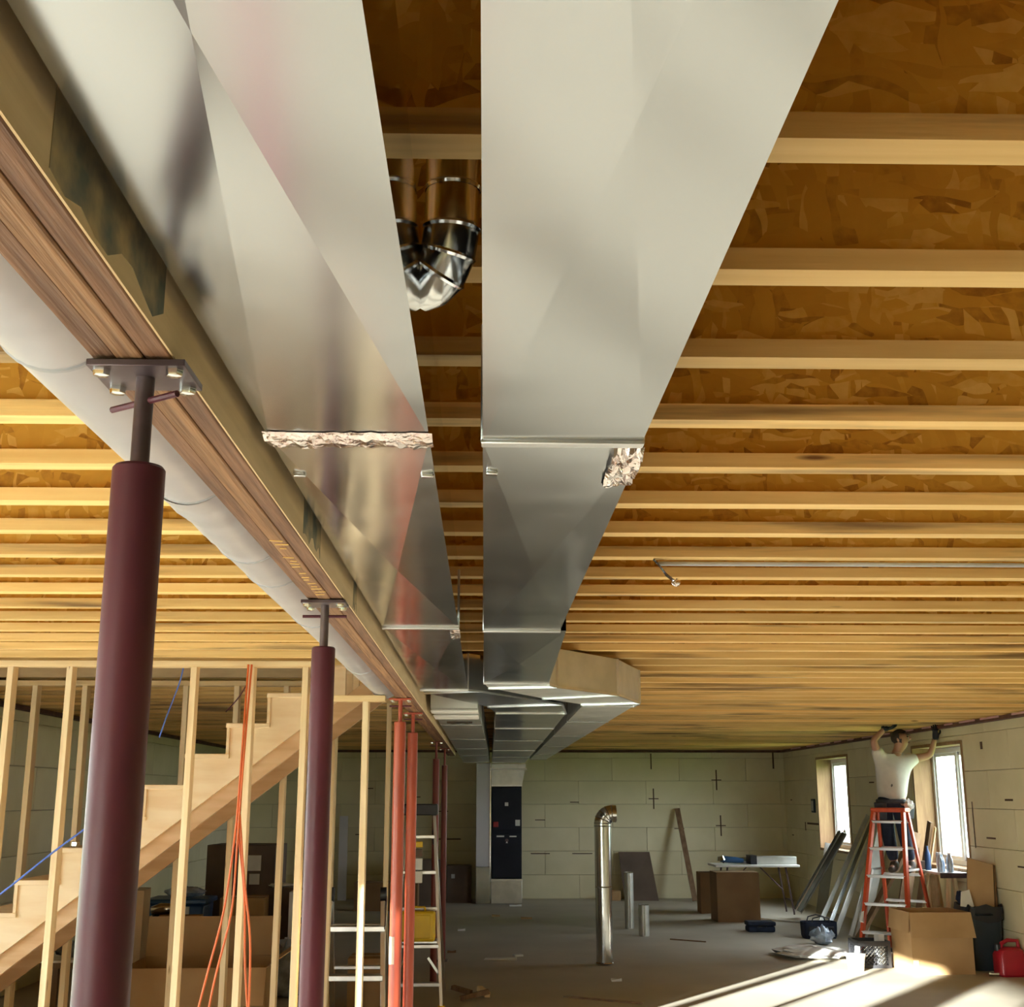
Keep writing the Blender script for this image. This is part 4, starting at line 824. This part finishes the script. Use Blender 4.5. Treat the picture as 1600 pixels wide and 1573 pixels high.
build('ladder_cap', MB().box(-.20, .20, -.10, .10, LH - .05, LH).rot(-.6435, (0, 0, 0)), 'orange_fibre', ol, bev=.01).location = Vector((0, 0, LH - .05))
build('knee_brace', MB().bar(lr(-1, -1, .40) - LV * .05, lr(-1, -1, .95) + LV * .12, .03, .05), 'paper', ol)
# planks and strips leaning behind the ladder
def lean(name, label, cat, b, t, w, th, m, up=(0, 1, 0)): return tag(build(name, MB().bar(b, t, w, th, up), m), label, cat)
lean('plank', 'wide brown plank leaning on the wall behind the orange ladder', 'plank', (4.62, 15.9, .04), (5.40, 15.95, 1.25), .04, .18, 'plank_brown')
lean('plank', 'second brown plank crossing behind the orange ladder rungs', 'plank', (4.95, 15.4, .04), (5.37, 15.75, 1.32), .14, .04, 'plank_brown')
sp_ = thing('plank', 'splintered plank with a pale torn edge leaning beside the near window', 'plank', (5.2, 15.25, 0))
build('plank_board', MB().bar((5.14, 15.42, .0), (5.38, 15.20, 1.46), .03, .13, (0, 1, 0)), 'plank_brown', sp_)
build('torn_edge', MB().bar((5.20, 15.34, .1), (5.41, 15.13, 1.40), .02, .05, (0, 1, 0)).jit(.005), 'stud_pine', sp_)
for i, (b, t, w, m, lab) in enumerate((((4.36, 16.9, .02), (5.36, 17.6, 1.50), .06, 'galv_dull', 'leftmost of the long metal strips leaning in a bundle on the right wall'), ((4.45, 16.75, .02), (5.38, 17.4, 1.52), .05, 'galv_dark', 'dark metal strip second from left in the leaning bundle'), ((4.56, 16.7, .02), (5.39, 17.15, 1.53), .07, 'galv_dull', 'broad grey metal strip in the middle of the leaning bundle'), ((4.70, 16.5, .02), (5.38, 16.9, 1.52), .05, 'paper', 'white edged strip right of the middle of the leaning bundle'), ((4.84, 16.5, .02), (5.33, 16.7, 1.50), .16, 'galv_dull', 'widest pale sheet strip at the right of the leaning bundle'))):
    t_ = thing('metal_strip', lab, 'metal strip', (b[0], b[1], 0), 'metal strips leaning on the right wall')
    build('strip_web', MB().bar(b, t, w, .004, (0, 1, 0)), m, t_); off = Vector((0, 0, .0))
    build('strip_lip', MB().bar(Vector(b) + Vector((-w * .5, 0, .005)), Vector(t) + Vector((-w * .5, 0, .005)), .006, .03, (0, 1, 0)), 'aluminium', t_)
lt = thing('duct_trough', 'open half channel of duct metal leaning toward the far window', 'duct', (4.6, 20.2, 0))
b, t = Vector((4.74, 19.2, .10)), Vector((5.32, 18.6, 1.25)); d = (t - b).normalized(); a = d.cross(Vector((0, 1, 0))).normalized()
build('trough_back', MB().bar(b, t, .25, .005, a), 'galv_dull', lt); build('trough_side', MB().bar(b - Vector((.06, .06, 0)), t - Vector((.06, .06, 0)), .005, .14, a), 'galv_dark', lt); build('trough_lip', MB().bar(b - Vector((.10, .10, 0)), t - Vector((.10, .10, 0)), .016, .016), 'aluminium', lt)
tag(build('metal_strip', MB().bar((4.06, 18.9, .012), (4.78, 18.0, .012), .06, .02), 'galv_dull'), 'flat metal strip lying on the floor behind the tool bag', 'metal strip')
# folding table with duct pieces
ft = thing('folding_table', 'white topped folding work table in the far right corner', 'table', (4.2, 19.9, 0))
build('table_top', box(3.55, 4.85, 19.55, 20.25, .70, .735), 'white_plastic', ft, bev=.008)
for sx, xa, xb in ((-1, 3.75, 3.65), (1, 4.65, 4.75)):
    for yy in (19.65, 20.15): build('leg', MB().tube([(xa, yy, .70), (xb, yy, .02), (xb, yy, 0)], .014, 8), 'steel_dark', ft)
    build('leg_brace', MB().tube([(xb, 19.65, .2), (xb, 20.15, .2)], .010, 8), 'steel_dark', ft)
for sx, x0, x1 in ((0, 3.75, 4.1), (1, 4.65, 4.3)): build('diagonal_brace', MB().tube([(x0, 19.9, .35), (x1, 19.9, .69)], .009, 8), 'steel_dark', ft)
dp = thing('duct_piece', 'length of rectangular duct lying on the folding table', 'duct', (4.45, 19.85, .737))
build('duct_shell', box(4.2, 4.84, 19.7, 20.0, .738, .85), 'galv_dull', dp, bev=.004); build('dark_collar', box(4.12, 4.22, 19.68, 20.02, .737, .87), 'black_plastic', dp, bev=.006)
dr = thing('power_drill', 'blue and grey power tool on the left end of the folding table', 'tool', (3.8, 19.75, .736))
build('tool_body', MB().tube([(3.66, 19.75, .80), (3.74, 19.75, .81), (3.9, 19.75, .80), (4.02, 19.75, .79)], [.03, .05, .045, .03], 12), 'blue_plastic', dr); build('tool_grip', MB().bar((3.72, 19.75, .80), (3.69, 19.75, .765), .05, .05), 'black_plastic', dr, bev=.008); build('blade_guard', MB().tube([(3.66, 19.70, .86), (3.67, 19.70, .80)], [.05, .07], 12), 'chrome', dr)
tag(build('pipe_length', MB().tube([(3.85, 20.1, .78), (4.7, 20.12, .78)], .043, 16, True), 'galv_dark'), 'dark round pipe lying at the back of the folding table', 'pipe')
carton('large brown carton standing before the folding table', 3.67, 18.75, .62, .5, .68, .02, 'carton_dark', lid=True)
carton('narrow dark carton behind the large brown one, left of the table', 3.47, 20.05, .22, .36, .60, 0, 'carton_dark', lid=True)
lean('plank', 'thin brown plank leaning on the back wall behind the cartons', 'plank', (3.62, 22.0, .02), (3.46, 22.66, 1.55), .09, .02, 'plank_brown')
tc_ = thing('tool_case', 'closed dark navy tool case on the floor in front of the cartons', 'tool case', (3.70, 17.25, 0))
build('case_body', box(3.52, 3.88, 17.13, 17.37, .0, .075), 'navy_fabric', tc_, bev=.02); build('case_lid', box(3.51, 3.89, 17.12, 17.38, .078, .135), 'navy_fabric', tc_, bev=.02); build('case_handle', MB().tube([(3.64, 17.12, .07), (3.64, 17.09, .07), (3.76, 17.09, .07), (3.76, 17.12, .07)], .008, 8), 'black_plastic', tc_)
tb = thing('tool_bag', 'black open tool bag on the floor under the leaning strips', 'bag', (4.28, 16.45, 0))
build('bag_body', loft([ring(4.28, 16.45, .40, .24, 0, p=.4), ring(4.28, 16.45, .43, .27, .04, p=.4), ring(4.28, 16.45, .44, .26, .20, p=.4), ring(4.28, 16.45, .42, .24, .205, p=.4), ring(4.28, 16.45, .40, .22, .08, p=.4)]), 'navy_fabric', tb)
for yy in (16.33, 16.57): build('bag_handle', MB().tube([(4.16, yy, .19), (4.18, yy, .25), (4.28, yy, .275), (4.38, yy, .25), (4.40, yy, .19)], .008, 8), 'black_plastic', tb)
build('bag_pocket', box(4.12, 4.44, 16.305, 16.32, .03, .15), 'black_plastic', tb, bev=.006)
tag(build('metal_offcut', MB().bar((5.12, 19.5, .02), (5.35, 19.6, 1.05), .16, .01, (0, 1, 0)), 'galv_dark'), 'dark metal offcut standing in the corner right of the folding table', 'metal strip')
# outlet box on the wall and a shelf board at the near window with bottles
ob = thing('outlet_box', 'small blue grey electrical box on the right wall beside the far window', 'electrical box', (XR - .07, 20.75, 1.58))
build('box_body', box(XR - FT - .035, XR - FT - .003, 20.66, 20.84, 1.50, 1.72), 'bin_plastic', ob, bev=.008); build('box_face', box(XR - FT - .040, XR - FT - .034, 20.69, 20.81, 1.53, 1.69), 'wire_grey', ob, bev=.003)
tag(build('window_note', box(XR + .203, XR + .206, 18.95, 19.20, 1.85, 2.12), 'black_plastic'), 'dark square sticker on the glass of the far window', 'sticker')
sb = thing('work_bench', 'makeshift bench board on trestle legs under the near window', 'bench', (5.25, 14.75, 0))
build('bench_top', box(5.10, 5.43, 14.20, 15.02, .90, .925), 'white_plastic', sb, bev=.003); build('bench_edge', box(5.09, 5.435, 14.18, 14.20, .87, .925), 'steel_dark', sb)
for yy in (14.34, 14.90):
    build('trestle_leg', MB().bar((5.13, yy - .06, 0), (5.24, yy, .90), .035, .06), 'stud_pine', sb); build('trestle_leg', MB().bar((5.40, yy + .06, 0), (5.29, yy, .90), .035, .06), 'stud_pine', sb)
    build('trestle_brace', MB().bar((5.165, yy - .04, .3), (5.365, yy + .04, .3), .02, .05), 'stud_pine', sb)
build('bench_panel', box(5.20, 5.22, 14.62, 14.86, 0, .86), 'plywood', sb)
def bottle(x, y, r, h, m, lab, cap='white_plastic', group=None):
    t = thing('bottle', lab, 'bottle', (x, y, .926), group); z = .926
    build('bottle_body', MB().lathe([(r * .9, 0), (r, .008), (r, h * .6), (r * .85, h * .7), (r * .4, h * .86), (r * .36, h * .93)], (x, y, z), 14), m, t); build('bottle_cap', MB().lathe([(r * .42, h * .93), (r * .42, h), (.001, h)], (x, y, z), 10), cap, t)
bottle(5.16, 14.76, .034, .27, 'print_blue', 'dark blue spray bottle on the bench under the near window', 'print_blue')
for i, (x, y) in enumerate(((5.20, 14.42), (5.26, 14.36), (5.15, 14.34), (5.24, 14.27))):
    bottle(x, y, .032, .20 + .01 * (i % 2), 'clear_plastic', ('second from left of the', 'third from left of the', 'leftmost of the', 'rightmost of the')[i] + ' clear water bottles clustered on the window bench', group='water bottles on the window bench')
tag(build('box_of_screws', box(5.10, 5.22, 14.88, 14.97, .926, 1.02), 'carton_brown', bev=.004), 'small dark box on the far end of the window bench', 'box')
tag(build('paper_card', box(5.30, 5.32, 14.74, 14.88, .927, 1.12), 'label_white'), 'white card standing on the bench before the near window', 'card')

# ------------------------------------------------------------------ outside
def tree(label, x, y, h, r):
    t = thing('garden_tree', label, 'tree', (x, y, -.16), 'garden trees outside')
    build('trunk', MB().tube([(x, y, -.16), (x + .1, y, h * .3), (x, y + .1, h * .6)], [.18, .14, .08], 10), 'bark', t)
    mb = MB()
    for i in range(70):
        a, b = R.uniform(0, 6.283), R.uniform(-1, 1); q = R.uniform(.5, 1)
        c = (x + r * q * math.cos(a) * math.sqrt(1 - b * b), y + r * q * math.sin(a) * math.sqrt(1 - b * b), h * .68 + h * .32 * b)
        mb.sphere(c, r * .28, r * .28, r * .22, 7, 5)
    build('crown', mb.jit(.12), 'leaf', t, smooth=10)
gs = thing('sun_blocker_shed', 'unseen gabled block added outside the left doors to keep sun off the stairs', 'sun_blocker', (-10.2, -1.0, -.16))  # added out of view to stop low sun reaching the stair framing
build('blocker_wall', box(-11.2, -9.2, -1.25, 2.6, -.16, 3.3), 'siding', gs); build('blocker_roof', MB().prism([(-11.5, 3.3), (-8.9, 3.3), (-10.2, 4.4)], 1, -1.25, 2.9), 'stain', gs)
build('blocker_door', box(-9.2, -9.16, -1.0, .2, -.14, 1.9), 'plank_brown', gs)
hg = thing('sun_blocker_hedge', 'unseen leafy block added beside the gabled one to keep sun off the studs', 'sun_blocker_hedge', (-9.6, -2.65, -.16))  # unseen, added to cut off the sun that struck cord and studs
build('blocker_foliage', lumps(MB().box(-10.0, -9.25, -3.85, -1.42, -.16, 3.2), (-9.6, -2.36, .2), .35, .80, 2.8, 60, .12), 'leaf', hg); build('blocker_stem', MB().tube([(-9.6, -2.6, -.16), (-9.6, -2.6, .4)], .06, 8), 'bark', hg)
nh = thing('neighbour_house', 'pale lilac sided house seen through the near window', 'building', (15, 30, -.16))
build('house_wall', box(11.0, 15, 26, 44, -.16, 3.6), 'siding', nh)
for k in range(18): build('siding_board', MB().hexa([(10.97, 26, -.1 + .2 * k), (11.0, 26, -.1 + .2 * k), (11.0, 44, -.1 + .2 * k), (10.97, 44, -.1 + .2 * k)], [(10.99, 26, .09 + .2 * k), (11.0, 26, .09 + .2 * k), (11.0, 44, .09 + .2 * k), (10.99, 44, .09 + .2 * k)]), 'siding', nh)
build('house_roof', MB().prism([(10.6, 3.6), (15.4, 3.6), (13, 5.4)], 1, 25.7, 44.3), 'stain', nh)
tree('leafy green tree outside beyond the neighbour house, left one', 13.5, 50, 9, 3.0); tree('leafy green tree outside right of the neighbour house', 16.5, 21.5, 7, 2.2)

# ------------------------------------------------------------------ worker on the orange ladder
def skin(name, nodes, edges, m, parent, root, sub=2):
    names = list(nodes); me = bpy.data.meshes.new(name); c = Vector(nodes[root][0])
    me.from_pydata([tuple(Vector(nodes[n][0]) - c) for n in names], [(names.index(a), names.index(b)) for a, b in edges], [])
    me.materials.append(MATS[m]); o = bpy.data.objects.new(name, me); COL.objects.link(o); _place(o, c, parent)
    k = o.modifiers.new('skin', 'SKIN'); k.use_smooth_shade = True
    for i, n in enumerate(names):
        r = nodes[n][1]; r = r if isinstance(r, tuple) else (r, r)
        me.skin_vertices[0].data[i].radius = r; me.skin_vertices[0].data[i].use_root = (n == root)
    q = o.modifiers.new('sub', 'SUBSURF'); q.levels = sub; q.render_levels = sub
    return o
wk = thing('person', 'person in white t-shirt and dark jeans on the orange ladder, reaching up to joists', 'person', (4.82, 14.68, .90))
B = {'pelvis': ((4.78, 14.74, 1.74), (.125, .105)), 'waist': ((4.80, 14.75, 1.90), (.115, .095)), 'chest': ((4.84, 14.77, 2.08), (.13, .105)), 'collar': ((4.875, 14.775, 2.215), (.075, .07)),
     'neck': ((4.90, 14.77, 2.28), .052), 'jaw': ((4.94, 14.755, 2.345), (.072, .082)), 'head': ((4.95, 14.755, 2.425), (.082, .098)), 'crown': ((4.945, 14.755, 2.50), (.06, .07)),
     'sl': ((4.67, 14.73, 2.19), .060), 'el': ((4.57, 14.62, 2.40), .044), 'wl': ((4.73, 14.66, 2.535), .030),
     'sr': ((5.04, 14.80, 2.18), .060), 'er': ((5.28, 14.74, 2.23), .044), 'wr': ((5.345, 14.72, 2.44), .030),
     'hl': ((4.70, 14.79, 1.66), .085), 'kl': ((4.73, 14.79, 1.30), .062), 'al': ((4.78, 14.78, .98), .042), 'tl': ((4.69, 14.66, .935), .034),
     'hr': ((4.86, 14.69, 1.66), .085), 'kr': ((4.89, 14.69, 1.30), .062), 'ar': ((4.94, 14.68, .98), .042), 'tr': ((4.85, 14.56, .935), .034)}
E_ = [('pelvis', 'waist'), ('waist', 'chest'), ('chest', 'collar'), ('collar', 'neck'), ('neck', 'jaw'), ('jaw', 'head'), ('head', 'crown'), ('chest', 'sl'), ('sl', 'el'), ('el', 'wl'), ('chest', 'sr'), ('sr', 'er'), ('er', 'wr'),
      ('pelvis', 'hl'), ('hl', 'kl'), ('kl', 'al'), ('al', 'tl'), ('pelvis', 'hr'), ('hr', 'kr'), ('kr', 'ar'), ('ar', 'tr')]
body = skin('body', B, E_, 'skin', wk, 'pelvis')
def up(n, d): return (B[n][0], d)
def mix(a, b, t, r): return (tuple(Vector(B[a][0]).lerp(Vector(B[b][0]), t)), r)
S = {'hem': ((4.775, 14.735, 1.655), (.205, .185)), 'waist': up('waist', (.185, .165)), 'chest': up('chest', (.200, .165)), 'collar': up('collar', (.105, .10)), 'throat': ((4.887, 14.775, 2.262), (.078, .074)),
     'sl': up('sl', .085), 'cl': mix('sl', 'el', .62, .068), 'sr': up('sr', .085), 'cr': mix('sr', 'er', .50, .072)}
sh_ = skin('t_shirt', S, [('hem', 'waist'), ('waist', 'chest'), ('chest', 'collar'), ('collar', 'throat'), ('chest', 'sl'), ('sl', 'cl'), ('chest', 'sr'), ('sr', 'cr')], 'tee_white', wk, 'hem')
build('shirt_stain', MB().sphere((4.755, 14.60, 1.875), .024, .02, .03, 8, 6).jit(.004), 'stain', sh_)
T = {'belt': ((4.78, 14.74, 1.79), (.150, .135)), 'pelvis': up('pelvis', (.165, .145)), 'hl': up('hl', .112), 'kl': up('kl', .082), 'cl': mix('kl', 'al', .9, .066), 'hr': up('hr', .112), 'kr': up('kr', .082), 'cr': mix('kr', 'ar', .9, .066)}
skin('jeans', T, [('belt', 'pelvis'), ('pelvis', 'hl'), ('hl', 'kl'), ('kl', 'cl'), ('pelvis', 'hr'), ('hr', 'kr'), ('kr', 'cr')], 'jeans', wk, 'pelvis')
for a, t in (('al', 'tl'), ('ar', 'tr')):
    A, Tt = Vector(B[a][0]), Vector(B[t][0])
    skin('boot', {'cuff': (tuple(A + Vector((0, 0, .06))), .056), 'ankle': (tuple(A), .056), 'ball': (tuple(A.lerp(Tt, .6) + Vector((0, 0, -.015))), (.045, .042)), 'toe': (tuple(Tt + Vector((-.012, -.016, -.004))), .036), 'heel': (tuple(A + Vector((.02, .025, -.045))), .034)},
         [('cuff', 'ankle'), ('ankle', 'ball'), ('ball', 'toe'), ('ankle', 'heel')], 'boot', wk, 'ankle')
tbelt = build('tool_belt', loft([ring(4.78, 14.74, w, d, z, p=.9) for w, d, z in ((.345, .315, 1.675), (.36, .33, 1.685), (.36, .33, 1.715), (.345, .315, 1.725))], False, False), 'leather', wk)
build('belt_pouch', MB().hexa([(4.55, 14.66, 1.48), (4.66, 14.60, 1.48), (4.68, 14.68, 1.48), (4.58, 14.74, 1.48)], [(4.54, 14.65, 1.69), (4.67, 14.58, 1.69), (4.70, 14.68, 1.69), (4.57, 14.75, 1.69)]), 'leather', tbelt, bev=.012)
build('belt_pouch', MB().hexa([(4.90, 14.58, 1.50), (4.99, 14.62, 1.50), (4.98, 14.70, 1.50), (4.89, 14.66, 1.50)], [(4.89, 14.57, 1.68), (5.01, 14.61, 1.68), (5.0, 14.71, 1.68), (4.88, 14.67, 1.68)]), 'leather', tbelt, bev=.012)
build('rag', MB().sphere((4.92, 14.575, 1.66), .055, .03, .065, 10, 7).jit(.012), 'paper', tbelt)
# face and hair (looks up and to the right)
fd = Vector((.80, -.58, .12)).normalized(); fs_ = Vector((.58, .80, 0)).normalized(); hc = Vector((4.95, 14.755, 2.42))
skin('nose', {'bridge': (tuple(hc + fd * .088 + Vector((0, 0, .025))), .010), 'tip': (tuple(hc + fd * .112 + Vector((0, 0, -.012))), .014), 'base': (tuple(hc + fd * .088 + Vector((0, 0, -.022))), .013)}, [('bridge', 'tip'), ('tip', 'base')], 'skin', body, 'bridge')
for s_ in (-1, 1):
    e = hc + fd * .086 + fs_ * s_ * .033 + Vector((0, 0, .018)); build('eye', MB().sphere(e, .011, .011, .009, 10, 6), 'eye', body)
    build('eyebrow', MB().sphere(e + Vector((0, 0, .018)) + fd * .004, .016, .016, .004, 8, 5), 'hair', body)
    e = hc + fs_ * s_ * .090 - fd * .008 + Vector((0, 0, -.005)); build('ear', MB().sphere(e, .020, .012, .032, 10, 7), 'skin', body)
build('mouth', MB().sphere(hc + fd * .088 + Vector((0, 0, -.055)), .014, .022, .006, 10, 6), 'lip', body)
hm = MB().sphere(hc + Vector((0, 0, .02)) - fd * .014, .104, .104, .098, 22, 14)
keep = [i for i, f in enumerate(hm.f) if all(((hm.v[k] - hc).dot(fd) < .035 and (hm.v[k] - hc).z > -.07) or (hm.v[k] - hc).z > .062 for k in f)]
hm.f = [hm.f[i] for i in keep]; used = sorted({k for f in hm.f for k in f}); mp_ = {k: i for i, k in enumerate(used)}; hm.v = [hm.v[k] for k in used]; hm.f = [tuple(mp_[k] for k in f) for f in hm.f]
build('hair', hm.jit(.004), 'hair', body)
# gloved hands: palm and five bent fingers
def hand(wrist, fwd, side, curl, thumb_sign):
    w, f, s_ = Vector(wrist), Vector(fwd).normalized(), Vector(side).normalized(); n = f.cross(s_).normalized() * curl
    nodes = {'cuff': (tuple(w - f * .02), .036), 'wrist': (tuple(w), .032), 'palm': (tuple(w + f * .05), (.040, .024)), 'knuckles': (tuple(w + f * .085), (.042, .020))}; edges = [('cuff', 'wrist'), ('wrist', 'palm'), ('palm', 'knuckles')]
    for i, (o, L) in enumerate(((-.034, .068), (-.011, .078), (.012, .072), (.034, .056))):
        b = w + f * .088 + s_ * o * thumb_sign; p1 = b + f * L * .42 + n * .006; p2 = p1 + f * L * .30 + n * L * .25; p3 = p2 + f * L * .08 + n * L * .32
        for k, p in enumerate((b, p1, p2, p3)): nodes['f%d%d' % (i, k)] = (tuple(p), (.0095, .0095, .009, .008)[k])
        edges += [('knuckles', 'f%d0' % i)] + [('f%d%d' % (i, k), 'f%d%d' % (i, k + 1)) for k in range(3)]
    t0 = w + f * .03 - s_ * thumb_sign * .040; t1 = t0 + f * .030 - s_ * thumb_sign * .022 + n * .012; t2 = t1 + f * .028 + n * .014
    nodes.update(t0=(tuple(t0), .013), t1=(tuple(t1), .011), t2=(tuple(t2), .009)); edges += [('palm', 't0'), ('t0', 't1'), ('t1', 't2')]
    return skin('glove', nodes, edges, 'glove', wk, 'wrist')
hand(B['wl'][0], (.85, .10, .10), (-.1, .98, .0), 1, 1)
hand(B['wr'][0], (.06, .02, 1), (.98, -.15, 0), 1, -1)
